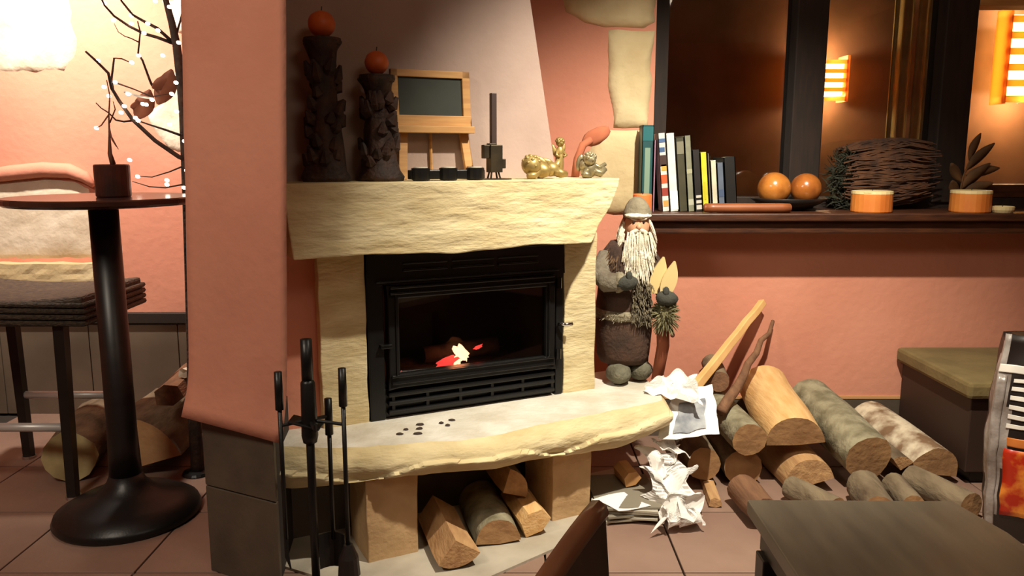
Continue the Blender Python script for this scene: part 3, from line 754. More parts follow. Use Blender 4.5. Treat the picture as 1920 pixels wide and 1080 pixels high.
paper = M('book_pages', (216, 206, 184), 0.9)
def book(label, bx0, bx1, tx0, ytop, ybot, col, bands=(), Y=3.19, depth=0.17):
    a = at(bx0, ybot, Y); b = at(bx1, ybot, Y); t = at(tx0, ytop, Y)
    if a.x < 0.64: depth = 0.085
    wd = b.x-a.x; ang = math.radians(5.2) if a.x-t.x > 0.012 else 0.0; h = math.hypot(a.x-t.x, t.z-a.z)
    base = Vector((a.x, Y, SZ+ (0.0 if ang < 0 else wd*0.0)))
    X = Vector((math.cos(ang), 0, math.sin(ang))); Zv = Vector((-math.sin(ang), 0, math.cos(ang)))
    # leaning left: it stands on its lower right edge
    base = Vector((b.x, Y, SZ))-X*wd
    if ang > 0: base = Vector((b.x, Y, SZ))-X*wd; base.z = max(base.z, SZ-wd*math.sin(ang)); base.z += wd*math.sin(ang)
    def B(x, y, z): return base+X*x+Vector((0, y, 0))+Zv*z
    root = thing('book', (base.x+wd/2, Y+depth/2, SZ), label, 'book', 'books on the window sill')
    m = M('book_cover_%d_%d_%d' % col, col, 0.45, col2=tuple(int(v*0.88) for v in col), scale=20)
    cv = MB(); tk = 0.003
    for (x0, x1, y0, y1) in ((0, wd, 0, tk), (0, tk, 0, depth), (wd-tk, wd, 0, depth)):
        cv.surf(1, 1, 1, lambda a, b, c: B(x0+(x1-x0)*a, y0+(y1-y0)*b, h*c))
    cv.build('cover', m, root)
    MB().surf(1, 1, 1, lambda a, b, c: B(tk+(wd-2*tk)*a, tk+(depth-tk-0.004)*b, 0.003+(h-0.006)*c)).build('pages', paper, root)
    for z0, z1, bc, x0, x1 in bands:
        MB().surf(1, 1, 1, lambda a, b, c: B(wd*(x0+(x1-x0)*a), -0.0012+0.0015*b, h*(z0+(z1-z0)*c))).build('spine_print', M('print_%d_%d_%d' % bc, bc, 0.5), root)
book('tall teal hardback with pale spine lettering against the stone quoin', 1201, 1222, 1201, 234, 396, (26, 78, 80), ((0.10, 0.74, (120, 146, 128), 0.25, 0.72), (0.82, 0.98, (20, 96, 100), 0.05, 0.95)))
book('thin mauve book squeezed between teal and white books', 1222.5, 1227.5, 1222.5, 262, 396, (160, 120, 140))
book('white paperback with colourful orange and blue spine pictures', 1242, 1256, 1229, 247, 393, (226, 222, 214), ((0.88, 0.93, (70, 100, 140), 0.1, 0.9), (0.76, 0.82, (60, 90, 130), 0.1, 0.8), (0.58, 0.72, (60, 40, 36), 0.05, 0.95), (0.52, 0.60, (200, 160, 70), 0.2, 0.9), (0.36, 0.47, (214, 92, 50), 0.1, 0.9), (0.2, 0.30, (150, 60, 50), 0.1, 0.9), (0.06, 0.14, (200, 150, 80), 0.2, 0.9)))
book('plain white paperback beside the colourful spine', 1256.5, 1273, 1245, 246, 392, (236, 232, 222), ((0.02, 0.26, (244, 242, 236), 0.1, 0.95),))
book('dark olive book beside the plain white paperback', 1274, 1290, 1261, 254, 391, (70, 66, 48), ((0.78, 0.95, (120, 116, 96), 0.1, 0.9),))
book('grey green book with worn spine in the middle of the row', 1290.5, 1303, 1275, 250, 391, (134, 134, 112), ((0.08, 0.16, (170, 170, 150), 0.1, 0.9), (0.5, 0.56, (160, 158, 130), 0.1, 0.9)))
book('black book with white print at the foot of its spine', 1304, 1318, 1289, 274, 388, (36, 32, 30), ((0.03, 0.10, (190, 186, 176), 0.2, 0.9), (0.13, 0.18, (190, 186, 176), 0.2, 0.9), (0.22, 0.26, (190, 186, 176), 0.2, 0.9)))
book('bright yellow paperback among the darker books', 1318.5, 1331, 1301, 275, 384, (216, 206, 56), ((0.2, 0.5, (190, 180, 40), 0.3, 0.6),))
book('thin grey book behind the yellow paperback', 1331.5, 1336, 1315, 277, 384, (110, 102, 88))
book('cream white paperback next to the blue grey book', 1336.5, 1348, 1322, 290, 384, (214, 206, 180))
book('blue grey paperback next to the last black book', 1348.5, 1361, 1336, 294, 384, (96, 106, 122), ((0.3, 0.45, (70, 84, 110), 0.1, 0.9),))
book('thick black book closing the row', 1362, 1383, 1347, 286, 386, (26, 23, 22))

# wooden roll
r0 = spt(1322, 3.12); r1 = spt(1480, 3.12)
root = thing('wooden_rolling_pin', ((r0.x+r1.x)/2, 3.12, SZ), 'long smooth brown wooden roll lying before the books', 'wooden roll')
rm = M('reddish_roll_wood', (150, 88, 52), 0.4, col2=(128, 70, 40), scale=6, stretch=(1, 8, 8))
pts = [(r0.x+(r1.x-r0.x)*i/10, 3.12, SZ+0.0185) for i in range(11)]
MB().tube(pts, [0.0175]+[0.0185]*9+[0.0175], 14).build('body', rm, root, smooth=True)
for q, s in ((r0, -1), (r1, 1)): MB().ell((q.x, 3.12, SZ+0.0185), (0.008, 0.0165, 0.0165), 12, 8).build('end_cap', rm, root, smooth=True)
# bowl with wooden balls
bc = spt(1478, 3.262)
root = thing('wooden_dish', bc, 'dark shallow dish holding two wooden balls', 'dish')
MB().lathe([(0.06, 0), (0.075, 0.006), (0.13, 0.030), (0.155, 0.048), (0.150, 0.050), (0.12, 0.034), (0.06, 0.016), (0.002, 0.014)], bc, 32).build('dish_body', blackwood, root, smooth=True); root.scale = (1, 0.74, 1)
ballm = M('polished_burl', (200, 128, 56), 0.22, col2=(150, 86, 34), scale=14, spec=0.7)
for dx, lb in ((-0.066, 'larger polished burl wood ball in the dark dish'), (0.062, 'darker polished burl wood ball beside the twig bundle')):
    MB().ell(bc+Vector((dx, -0.01, 0.088)), (0.066 if dx < 0 else 0.062,)*3, 24, 16).build('wooden_ball', ballm if dx < 0 else M('polished_burl_dark', (176, 104, 44), 0.22, col2=(128, 70, 30), scale=14, spec=0.7), None, smooth=True,
        props=tag(lb, 'wooden ball', 'wooden balls in the dish'))
# twig bundle
tc = spt(1655, 3.318); root = thing('twig_bundle', tc, 'big dark bundle of brown twigs with evergreen sprigs', 'twig bundle')
tw = MB(); rnd = random.Random(11)
for i in range(420):
    th = rnd.uniform(0, 2*math.pi); e = rnd.uniform(-0.1, 1.0)
    y = -0.065*math.cos(th); zc = 0.152+0.145*math.sin(th)
    k = math.sqrt(max(0.08, 1-((zc-0.152)/0.16)**2))
    x0 = rnd.uniform(-0.20, -0.05)*1.0; x1 = rnd.uniform(0.02, 0.205)
    pts = []
    for s in range(5):
        t = s/4; x = x0+(x1-x0)*t
        q = 0.85+0.22*math.cos(t*3.0-1.5)
        pts.append(tc+Vector((x, y*q+rnd.uniform(-.006, .006), max(0.004, 0.152+(zc-0.152)*q*k**0.2+rnd.uniform(-0.008, 0.008)+0.10*x*0.4))))
    tw.tube(pts, [0.0036, 0.004, 0.004, 0.0034, 0.0022], 4)
o = tw.build('twigs', M('dark_twig', (96, 60, 36), 0.8, col2=(58, 36, 24), scale=20), root); o['kind'] = 'stuff'
core = MB().ell(tc+Vector((0, 0, 0.148)), (0.185, 0.055, 0.138), 20, 14, amp=0.1); core.build('core', M('dark_twig', (96, 60, 36), 0.8), root, smooth=True)
ev = MB()
for i in range(500):
    a = rnd.uniform(0, 2*math.pi); rr = 0.105*math.sqrt(rnd.random()); c0 = tc+Vector((-0.175+0.5*rr*math.cos(a), rnd.uniform(-0.05, 0.04), 0.12+rr*1.15*math.sin(a)))
    dv = Vector((rnd.uniform(-1, .6), rnd.uniform(-.5, .5), rnd.uniform(-.6, 1))).normalized()*0.035
    e = c0+dv; e.z = max(e.z, SZ+0.003); c0.z = max(c0.z, SZ+0.003)
    ev.tube([c0, e], [0.003, 0.001], 3)
o = ev.build('evergreen_sprigs', M('dark_evergreen', (44, 46, 26), 0.8, col2=(28, 30, 18), scale=15), root); o['kind'] = 'stuff'
# dried leaf spray
lc = spt(1795, 3.31); root = thing('dried_leaf_spray', lc, 'spray of dry brown leaves rising behind the amber candle', 'dried leaves')
lm = M('dry_leaf', (112, 76, 40), 0.8, col2=(80, 54, 30), scale=12)
def leaf(root, a, b, wd, m, name='leaf', bend=0.01):
    a = Vector(a); b = Vector(b); ax = b-a; sd = ax.cross(Vector((0, 1, 0.2))).normalized(); nrm = sd.cross(ax).normalized()
    top = []; n = 7; vs = []; fs = []
    for i in range(n+1):
        t = i/n; w_ = wd*math.sin(math.pi*min(1, t*0.96+0.02))**0.8; c = a+ax*t+nrm*bend*math.sin(math.pi*t)
        vs += [c-sd*w_+nrm*0.002, c-nrm*0.002, c+sd*w_+nrm*0.002]
    for i in range(n):
        for j in range(2): fs.append((i*3+j, i*3+j+1, i*3+j+4, i*3+j+3))
    return MB().add(vs, fs).build(name, m, root, smooth=True, solid=0.0015)
MB().tube([lc, lc+Vector((0.01, 0, 0.13)), lc+Vector((0.04, 0, 0.22))], [0.006, 0.004, 0.003], 6).build('stem', lm, root, smooth=True)
for (x0, z0_, x1, z1_, wd) in ((0.005, 0.08, 0.10, 0.19, 0.024), (0.02, 0.16, 0.11, 0.27, 0.022), (0.01, 0.11, -0.06, 0.19, 0.02), (0.01, 0.06, 0.12, 0.11, 0.026), (0.03, 0.2, 0.05, 0.31, 0.018), (0.0, 0.05, -0.05, 0.12, 0.02), (0.02, 0.14, 0.14, 0.17, 0.022)):
    leaf(root, lc+Vector((x0, 0, z0_)), lc+Vector((x1, -0.03, z1_)), wd, lm)

# ------------------------------------------------------------------ reflected room lamps, built as real ones behind the glass
slat_m = M('lamp_slat', (236, 172, 96), 0.6)
_nt = slat_m.node_tree; _t = _nt.nodes.new('ShaderNodeBsdfTranslucent'); _t.inputs[0].default_value = lin((255, 214, 140))
_x = _nt.nodes.new('ShaderNodeMixShader'); _x.inputs[0].default_value = 0.5
_nt.links.new(_nt.nodes['Principled BSDF'].outputs[0], _x.inputs[1]); _nt.links.new(_t.outputs[0], _x.inputs[2])
_nt.links.new(_x.outputs[0], _nt.nodes['Material Output'].inputs[0])
def slat_lamp(px, y0, y1, Y, wd, label, power, n):
    a = at(px, y0, Y); b = at(px, y1, Y); h = a.z-b.z
    root = thing('reflected_slat_lamp', (b.x, Y, b.z), label, 'lamp', 'slatted lamp reflections built beyond the window')
    gl = M('lamp_glow', (255, 204, 120), 0.8, emit=(255, 206, 124), estr=6.5)
    MB().box((b.x-wd*0.42, Y-0.05, b.z+0.035), (b.x+wd*0.42, Y+0.06, b.z+h-0.035)).build('diffuser', gl, root, bevel=0.01)
    for i in range(n):
        z = b.z+h*(i+0.1)/n
        MB().box((b.x-wd/2, Y-0.075, z), (b.x+wd/2, Y-0.055, z+h/n*0.42)).build('slat', slat_m, root, bevel=0.002)
    for s in (-1, 1): MB().box((b.x+s*wd/2-0.008, Y-0.08, b.z), (b.x+s*wd/2+0.008, Y+0.06, b.z+h)).build('side_rail', slat_m, root, bevel=0.002)
    MB().box((b.x-wd*0.2, Y+0.05, b.z+h*0.4), (b.x+wd*0.2, 5.0, b.z+h*0.6)).build('wall_bracket', slat_m, root)
    for z in (b.z+h-0.014, b.z+0.014):      # the bulb's open top and bottom, inside the lamp frame
        d = bpy.data.lights.new('lamp_bulb', 'POINT'); d.energy = power; d.color = (1, 0.74, 0.46); d.shadow_soft_size = 0.012
        o = bpy.data.objects.new('lamp_bulb', d); C.objects.link(o); o.location = (b.x, Y, z)
slat_lamp(1553, 106, 192, 4.86, 0.15, 'small slatted wooden lamp reflection built beyond the middle window pane', 2.2, 5)
slat_lamp(1910, 18, 196, 4.84, 0.27, 'large slatted wooden lamp reflection built beyond the window pane by the transom', 3.2, 6)
for i, px in enumerate((1668, 1712, 1752)):
    def cur(a, b, c, px=px):
        p = at(px, 330, 4.93); x = p.x-0.055+0.11*a
        return Vector((x, 4.90+0.02*math.sin(a*12)+0.012*b, 0.4+2.3*c))
    MB().surf(14, 1, 4, cur).build('curtain_strip', M('olive_curtain', (190, 180, 120), 0.9, col2=(160, 150, 96), scale=6), None, smooth=True, props=tag(
        'narrow olive curtain strip hanging beyond the window', 'curtain', 'curtain strips beyond the window'))

# ------------------------------------------------------------------ bearded winter figurine on the hearth
fc = P(1.008, -0.030, 0.3635)
fg = thing('bearded_figurine', fc, 'bearded winter man figurine in fur trimmed coat standing on the hearth', 'figurine')
coat_m = M('brown_felt_coat', (84, 60, 46), 0.95, col2=(58, 42, 34), scale=14, bump=0.5, bscale=90)
fur_m = M('grey_fur', (150, 140, 116), 0.95, col2=(108, 98, 78), scale=30, bump=1.0, bscale=120)
mit_m = M('dark_grey_mitten', (66, 66, 58), 0.9, col2=(52, 52, 46), scale=20, bump=0.5, bscale=90)
boot_m = M('grey_wool_boot', (112, 108, 90), 0.95, col2=(88, 84, 68), scale=20, bump=0.8, bscale=90)
beard_m = M('white_beard', (236, 228, 208), 0.9, col2=(206, 194, 168), scale=25, bump=0.6, bscale=90)
skin_m = M('painted_face', (216, 160, 124), 0.6)
trou_m = M('dark_trousers', (58, 48, 42), 0.9, col2=(42, 36, 32), scale=12)
def Fp(x, y, z): return fc+Vector((x, y, z))
for x, y in ((-0.035, -0.045), (0.045, 0.0)):
    b = MB().ell(Fp(x, y, 0.034), (0.044, 0.058, 0.034), 16, 10, amp=0.08)
    b.build('boot', boot_m, fg, smooth=True)
    MB().lathe([(0.034, 0), (0.036, 0.05), (0.04, 0.12)], Fp(x*0.95, y*0.6+0.02, 0.045), 14, wob=0.1).build('leg', trou_m, fg, smooth=True)
MB().lathe([(0.084, 0.062), (0.092, 0.085), (0.098, 0.16), (0.094, 0.23), (0.092, 0.30), (0.090, 0.36), (0.078, 0.42), (0.05, 0.455)], Fp(-0.012, 0.02, 0), 24, wob=0.09).build('coat', coat_m, fg, smooth=True)
def furry(mb, fn, n, L, r, rnd):
    for i in range(n):
        p, d = fn(rnd); d = d.normalized()
        mb.tube([p, p+d*L*0.5+Vector((0, 0, -L*0.05)), p+d*L+Vector((0, 0, -L*0.25))], [r, r*0.8, r*0.15], 3)
rnd = random.Random(4)
trim = MB().lathe([(0.092, 0.205), (0.104, 0.212), (0.106, 0.228), (0.094, 0.238)], Fp(-0.012, 0.02, 0), 24, wob=0.12)
def ftrim(r):
    a = r.uniform(0, 2*math.pi); d = Vector((math.cos(a), math.sin(a), r.uniform(-.5, .5))); return Fp(-0.012+0.1*math.cos(a), 0.02+0.1*math.sin(a), r.uniform(0.208, 0.234)), d
furry(trim, ftrim, 160, 0.014, 0.0022, rnd); trim.build('fur_hem', fur_m, fg)
front = MB()
def ffront(r):
    x = r.uniform(0.0, 0.07); return Fp(x, 0.02-math.sqrt(max(0.0, 0.0088-x*x*0.8)), r.uniform(0.20, 0.34)), Vector((r.uniform(-.4, .6), -1, r.uniform(-.8, .2)))
furry(front, ffront, 220, 0.024, 0.003, rnd); front.build('fur_front', fur_m, fg)
# arms with mittens
for s, pts, hand in ((-1, [(-0.075, 0.01, 0.405), (-0.105, -0.03, 0.355), (-0.085, -0.085, 0.335), (-0.048, -0.105, 0.338)], (-0.025, -0.115, 0.338)),
                     (1, [(0.06, 0.01, 0.405), (0.095, -0.01, 0.355), (0.11, -0.04, 0.31), (0.112, -0.065, 0.295)], (0.115, -0.085, 0.285))):
    arm = MB().tube([Fp(*p) for p in pts], [0.034, 0.036, 0.033, 0.027], 12)
    arm.build('sleeve', M('grey_sleeve', (132, 124, 108), 0.95, col2=(92, 82, 68), scale=20, bump=0.7, bscale=90) if s < 0 else coat_m, fg, smooth=True)
    cuff = MB().ell(Fp(*pts[-1]), (0.026, 0.026, 0.031), 12, 8, amp=0.3, fr=6); cuff.build('fur_cuff', fur_m, fg, smooth=True)
    hb = MB().ell(Fp(*hand), (0.038, 0.026, 0.024), 14, 10, amp=0.08, rot=Matrix.Rotation(0.1*s, 3, 'Y'))
    hb.build('mitten', mit_m, fg, smooth=True)
    MB().ell(Fp(hand[0]-0.006*s, hand[1]-0.012, hand[2]+0.022), (0.011, 0.011, 0.017), 10, 8).build('mitten_thumb', mit_m, fg, smooth=True)
# head
hd = Fp(0.02, -0.01, 0.505)
MB().ell(hd, (0.042, 0.044, 0.05), 20, 14).build('head', skin_m, fg, smooth=True)
head = bpy.data.objects[fg.children[-1].name] if False else [o for o in C.objects if o.parent == fg and o.name.startswith('head')][0]
MB().ell(hd+Vector((0.0, -0.046, 0.0)), (0.009, 0.011, 0.010), 10, 8).build('nose', skin_m, head, smooth=True)
for s in (-1, 1):
    MB().ell(hd+Vector((0.016*s, -0.039, 0.014)), (0.0045, 0.004, 0.004), 8, 6).build('eye', iron, head, smooth=True)
    MB().ell(hd+Vector((0.016*s, -0.040, 0.025)), (0.013, 0.006, 0.005), 10, 6, rot=Matrix.Rotation(-0.2*s, 3, 'Y')).build('eyebrow', beard_m, head, smooth=True)
    MB().ell(hd+Vector((0.043*s, 0, 0.0)), (0.006, 0.010, 0.013), 8, 6).build('ear', skin_m, head, smooth=True)
MB().ell(hd+Vector((0, -0.042, -0.021)), (0.010, 0.004, 0.003), 8, 6).build('mouth', M('painted_mouth', (150, 70, 60), 0.5), head, smooth=True)
hat = MB().lathe([(0.046, 0.0), (0.05, 0.012), (0.046, 0.025), (0.038, 0.042), (0.026, 0.056), (0.010, 0.066)], hd+Vector((0, 0.004, 0.026)), 18, wob=0.1)
hat.build('hat', M('grey_felt_hat', (140, 130, 108), 0.95, col2=(110, 100, 80), scale=18, bump=0.5, bscale=90), fg, smooth=True)
br = MB().ell(hd+Vector((0.0, -0.030, 0.034)), (0.046, 0.024, 0.010), 14, 8, amp=0.25, fr=6); br.build('hat_fur', beard_m, fg, smooth=True)
bd = MB().ell(hd+Vector((0, -0.040, -0.080)), (0.045, 0.024, 0.064), 18, 14, amp=0.25, fr=4)
def fb(r):
    z = r.uniform(-0.14, -0.012); wdt = 0.05*(1-abs(z+0.07)/0.13*0.6)
    x = r.uniform(-wdt, wdt); return hd+Vector((x, -0.052-0.010*r.random()+abs(x)*0.2, z)), Vector((x*6, -0.25, -1))
furry(bd, fb, 260, 0.036, 0.0036, rnd); bd.build('beard', beard_m, fg)
ms = MB()
for s in (-1, 1): ms.ell(hd+Vector((0.014*s, -0.047, -0.013)), (0.019, 0.008, 0.007), 10, 7, amp=0.2, rot=Matrix.Rotation(0.35*s, 3, 'Y'))
ms.build('moustache', beard_m, fg, smooth=True)
for s_ in (-1, 1):
    hair = MB()
    def fh(r): return hd+Vector((s_*0.044, r.uniform(-0.02, 0.03), r.uniform(-0.05, 0.02))), Vector((s_*0.5, -0.1, -1))
    furry(hair, fh, 60, 0.05, 0.0036, rnd); hair.build('hair', beard_m, fg)
shawl = MB()
def fs(r):
    a = r.uniform(0, 2*math.pi); return Fp(0.0+0.075*math.cos(a), 0.015+0.06*math.sin(a), r.uniform(0.385, 0.43)), Vector((math.cos(a), math.sin(a), -0.6))
furry(shawl, fs, 240, 0.036, 0.004, rnd); shawl.build('fur_collar', M('brown_fur', (112, 86, 60), 0.95, col2=(78, 58, 42), scale=20), fg)
# wooden paddle and sprig bag on the right arm
def padf(a, b, c):
    z = 0.285+0.115*c; wd = 0.026*math.sin(math.pi*(0.15+0.82*c))
    return Fp(0.108+0.03*c+wd*(a-.5)*2, -0.082+0.012*b, z)
MB().surf(6, 1, 10, padf).build('wooden_paddle', M('pale_paddle', (214, 188, 130), 0.7), fg, smooth=False)
MB().surf(4, 1, 10, lambda a, b, c: padf(a, b, c)+Vector((-0.034, 0.015, 0.012))).build('wooden_paddle', M('pale_paddle', (214, 188, 130), 0.7), fg)
bag = MB()
def fbag(r):
    a = r.uniform(0, 2*math.pi); e = r.uniform(-1, 1)
    d = Vector((math.cos(a)*math.cos(e), math.sin(a)*math.cos(e)-0.3, math.sin(e))); return Fp(0.115, -0.06, 0.225)+Vector((d.x*0.028, d.y*0.028, d.z*0.042)), d
furry(bag, fbag, 200, 0.026, 0.003, rnd); bag.ell(Fp(0.115, -0.06, 0.225), (0.03, 0.03, 0.045), 12, 8, amp=0.2)
bag.build('sprig_bundle', M('dusty_sprigs', (132, 126, 92), 0.95, col2=(92, 88, 60), scale=20), fg)
MB().tube([Fp(0.112, -0.04, 0.21), Fp(0.118, -0.03, 0.12), Fp(0.10, -0.03, 0.006)], [0.022, 0.022, 0.02], 8).build('shadow_tube', M('shadow_brown', (150, 84, 56), 0.9), fg, smooth=True)  # brown tube standing in for the figurine's shadow on the wall
for i, (x, z) in enumerate(((0.145, 0.275), (0.14, 0.165), (0.125, 0.19))):
    MB().ell(Fp(x, -0.075, z), (0.008, 0.008, 0.008), 8, 6).build('berry', M('dark_berry', (96, 40, 34), 0.5), fg, smooth=True)

fg.scale = (1.08, 1.08, 1.15)

# ------------------------------------------------------------------ newspapers
def news_mat(name, ink=0.5):
    m = bpy.data.materials.new(name); m.use_nodes = True; nt = m.node_tree; b = nt.nodes['Principled BSDF']
    b.inputs['Roughness'].default_value = 0.8
    uv = nt.nodes.new('ShaderNodeUVMap'); br = nt.nodes.new('ShaderNodeTexBrick')
    br.inputs['Scale'].default_value = 9; br.inputs['Color1'].default_value = lin((150, 146, 142)); br.inputs['Color2'].default_value = lin((196, 190, 184))
    br.inputs['Mortar'].default_value = lin((236, 232, 224)); br.inputs['Mortar Size'].default_value = 0.05; br.inputs['Brick Width'].default_value = 1.6; br.inputs['Row Height'].default_value = 0.22
    nz = nt.nodes.new('ShaderNodeTexNoise'); nz.inputs['Scale'].default_value = 2.3
    cr = nt.nodes.new('ShaderNodeValToRGB'); cr.color_ramp.elements[0].position = 0.48; cr.color_ramp.elements[1].position = 0.52
    mx = nt.nodes.new('ShaderNodeMixRGB'); mx.inputs[1].default_value = lin((238, 234, 228))
    nt.links.new(uv.outputs[0], br.inputs['Vector']); nt.links.new(uv.outputs[0], nz.inputs['Vector']); nt.links.new(nz.outputs[0], cr.inputs[0])
    nt.links.new(cr.outputs[0], mx.inputs[0]); nt.links.new(br.outputs[0], mx.inputs[2]); nt.links.new(mx.outputs[0], b.inputs['Base Color'])
    return m
newsm = news_mat('newsprint')
whitep = M('white_paper', (238, 236, 232), 0.75)
def sheet(name, label, nx, ny, f, mat, solid=0.0015, parent=None, group='newspapers by the hearth', cat='newspaper'):
    mb = MB(); vs = []; uv = []; fs = []
    for i in range(nx+1):
        for j in range(ny+1):
            vs.append(Vector(f(i/nx, j/ny))); uv.append((i/nx, j/ny))
    for i in range(nx):
        for j in range(ny):
            a = i*(ny+1)+j; fs.append((a, a+ny+1, a+ny+2, a+1))
    mb.add(vs, fs); mb.uv = uv
    return mb.build(name, mat, parent, solid=solid, props=tag(label, cat, group) if parent is None else None)
def bil(q, a, b): return (Vector(q[0])*(1-a)+Vector(q[1])*a)*(1-b)+(Vector(q[3])*(1-a)+Vector(q[2])*a)*b
def crum(p, s, amp):
    v = Vector((abs(n3(p, s, 2.0)), abs(n3(p, s, 7.0)), abs(n3(p, s, 11.0))))*2-Vector((.5, .5, .5))
    return v*amp
# printed page hanging over the hearth end
q1 = [at(1233, 822, 2.62), at(1352, 815, 2.62), at(1336, 722, 2.80), at(1262, 732, 2.80)]
s1 = sheet('newspaper_page', 'white newspaper page with a grey photograph draped over the hearth end', 14, 14, lambda a, b: bil(q1, a, b)+Vector((0, -0.01*math.sin(a*5), 0))+crum(bil(q1, a, b), 14, 0.008)*(1-b*0.3), whitep)
s1.data.transform(Matrix.Identity(4))
sheet('printed_photograph', '', 10, 10, lambda a, b: bil(q1, 0.22+0.55*a, 0.10+0.62*b)+Vector((0, -0.01*math.sin((0.22+0.55*a)*5), 0))+crum(bil(q1, 0.22+0.55*a, 0.10+0.62*b), 14, 0.008)*(1-(0.10+0.62*b)*0.3)+Vector((0, -0.004, 0.003)), M('grey_newsphoto', (112, 116, 124), 0.75, col2=(176, 178, 180), scale=14), parent=s1)
q2 = [at(1204, 727, 2.73), at(1322, 754, 2.66), at(1304, 698, 2.76), at(1240, 700, 2.77)]
sheet('crumpled_newspaper', 'crumpled newspaper lying on the hearth end by the figurine boots', 22, 18, lambda a, b: bil(q2, a, b)+crum(bil(q2, a, b), 16, 0.026)+Vector((0, 0, -0.004)), newsm)
q3 = [at(1256, 826, 2.68), at(1282, 824, 2.68), at(1300, 742, 2.82), at(1256, 752, 2.81)]
sheet('crumpled_newspaper', 'crumpled sheet hanging behind the newspaper page with photograph', 18, 22, lambda a, b: bil(q3, a, b)+crum(bil(q3, a, b), 18, 0.03)+Vector((0, 0.02, 0)), newsm)
q4 = [at(1222, 972, 2.47), at(1320, 966, 2.50), at(1264, 846, 2.66), at(1198, 852, 2.64)]
sheet('crumpled_newspaper', 'long crumpled newspaper spilling down to the floor before the logs', 26, 34, lambda a, b: bil(q4, a, b)+crum(bil(q4, a, b), 15, 0.045)+Vector((0, 0.035*math.sin(a*3.1)*-1, 0.02)), newsm)
q5 = [at(1110, 938, 2.52), at(1160, 975, 2.44), at(1220, 968, 2.47), at(1170, 925, 2.58)]
sheet('white_paper_sheet', 'plain white paper sheet lying on the magazines under the hearth', 8, 8, lambda a, b: Vector((bil(q5, a, b).x, bil(q5, a, b).y, 0.058+0.004*math.sin(a*4+b*3))), whitep, cat='paper')
q6 = [at(1226, 1004, 2.37), at(1314, 990, 2.40), at(1314, 964, 2.45), at(1236, 972, 2.43)]
sheet('crumpled_newspaper', 'small crumpled newspaper ball on the floor tiles', 18, 14, lambda a, b: bil(q6, a, b)+crum(bil(q6, a, b), 20, 0.035)+Vector((0, 0, 0.025+0.03*math.sin(b*3.1)*math.sin(a*3.1))), newsm)
q7 = [at(1285, 850, 2.60), at(1240, 838, 2.62), at(1228, 822, 2.66), at(1262, 826, 2.66)]
sheet('crumpled_newspaper', 'torn newspaper scrap tucked below the hanging page', 14, 10, lambda a, b: bil(q7, a, b)+crum(bil(q7, a, b), 20, 0.035), newsm)
# flat stacked papers beside the right pier
for i in range(6):
    rz = random.Random(i).uniform(-0.25, 0.25)
    cx, cy = 0.392+0.01*random.Random(i+9).uniform(-1, 1), 2.60
    m = M('old_news_%d' % (i % 3), ((150, 142, 124), (176, 168, 150), (128, 120, 104))[i % 3], 0.85)
    def sf(a, b, c):
        x = -0.11+0.22*a; y = -0.14+0.28*b
        return Vector((cx+x*math.cos(rz)-y*math.sin(rz), cy+x*math.sin(rz)+y*math.cos(rz), 0.009+i*0.008+0.0065*c+0.001*math.sin(a*6+i)))
    MB().surf(8, 2, 1, sf).build('folded_newspaper', m, None, props=tag('folded old newspaper in the flat stack beside the right pier', 'newspaper', 'stacked newspapers'))
# wood offcut held among the papers
log('wood_offcut', 'small orange wood offcut lying between the crumpled papers', (0.418, 2.62, 0.088), (0.395, 2.73, 0.088), 0.034, 'split', 0.4, bark, M('orange_offcut', (222, 172, 116), 0.75, col2=(200, 146, 90), scale=10), None)

# ------------------------------------------------------------------ fire tools
tp = Vector((-0.527, 1.985, 0)); ft = thing('fire_tool_stand', tp, 'black iron fire tool stand with central post before the pillar', 'tool stand')
MB().lathe([(0.075, 0.0), (0.078, 0.01), (0.06, 0.02), (0.02, 0.026)], tp, 24).build('base', iron, ft)
MB().tube([tp+Vector((0, 0, 0.02)), tp+Vector((0, 0, 0.63))], 0.011, 10).build('post', iron, ft, smooth=True)
MB().tube([tp+Vector((0, 0, 0.62)), tp+Vector((0, 0, 0.735))], 0.015, 10).build('post_grip', iron, ft, smooth=True)
MB().lathe([(0.018, 0), (0.022, 0.02), (0.019, 0.16), (0.013, 0.17)], tp+Vector((0, 0, 0.46)), 12).build('post_sleeve', iron, ft, smooth=True)
hk = [(-0.066, -0.02), (0.09, -0.01), (0.035, 0.055), (0.03, -0.06)]
MB().surf(6, 3, 1, lambda a, b, c: tp+Vector((-0.05+0.08*a, -0.025+0.06*b, 0.518+0.006*c-0.02*a))).build('hook_plate', iron, ft, bevel=0.002)
for x, y in hk: MB().tube([tp+Vector((0, 0, 0.52)), tp+Vector((x, y, 0.512)), tp+Vector((x*1.05, y*1.05, 0.53))], 0.005, 6).build('hook', iron, ft)
def tool(name, label, x, y, top, bot, head):
    c = tp+Vector((x, y, 0)); root = thing(name, c+Vector((0, 0, bot)), label, 'fire tool', 'fire tools on the stand')
    MB().tube([c+Vector((0, 0, top-0.10)), c+Vector((0, 0, top))], [0.011, 0.010], 10).build('handle', iron, root, smooth=True)
    MB().tube([c+Vector((0, 0, bot+0.08)), c+Vector((0, 0, top-0.09))], 0.006, 8).build('rod', iron, root, smooth=True)
    if head == 'poker': MB().tube([c+Vector((0, 0, bot+0.09)), c+Vector((0, 0, bot+0.03)), c+Vector((0.012, -0.01, bot))], [0.006, 0.006, 0.002], 8).build('poker_tip', iron, root)
    elif head == 'brush': MB().lathe([(0.03, 0), (0.026, 0.05), (0.012, 0.085)], c+Vector((0, 0, bot)), 14).build('bristles', blackwood, root)
    elif head == 'shovel': MB().surf(6, 1, 6, lambda a, b, c_: c+Vector((-0.035+0.07*a, 0.003*b-0.02*(2*a-1)**2, bot+0.10*c_))).build('shovel_blade', iron, root)
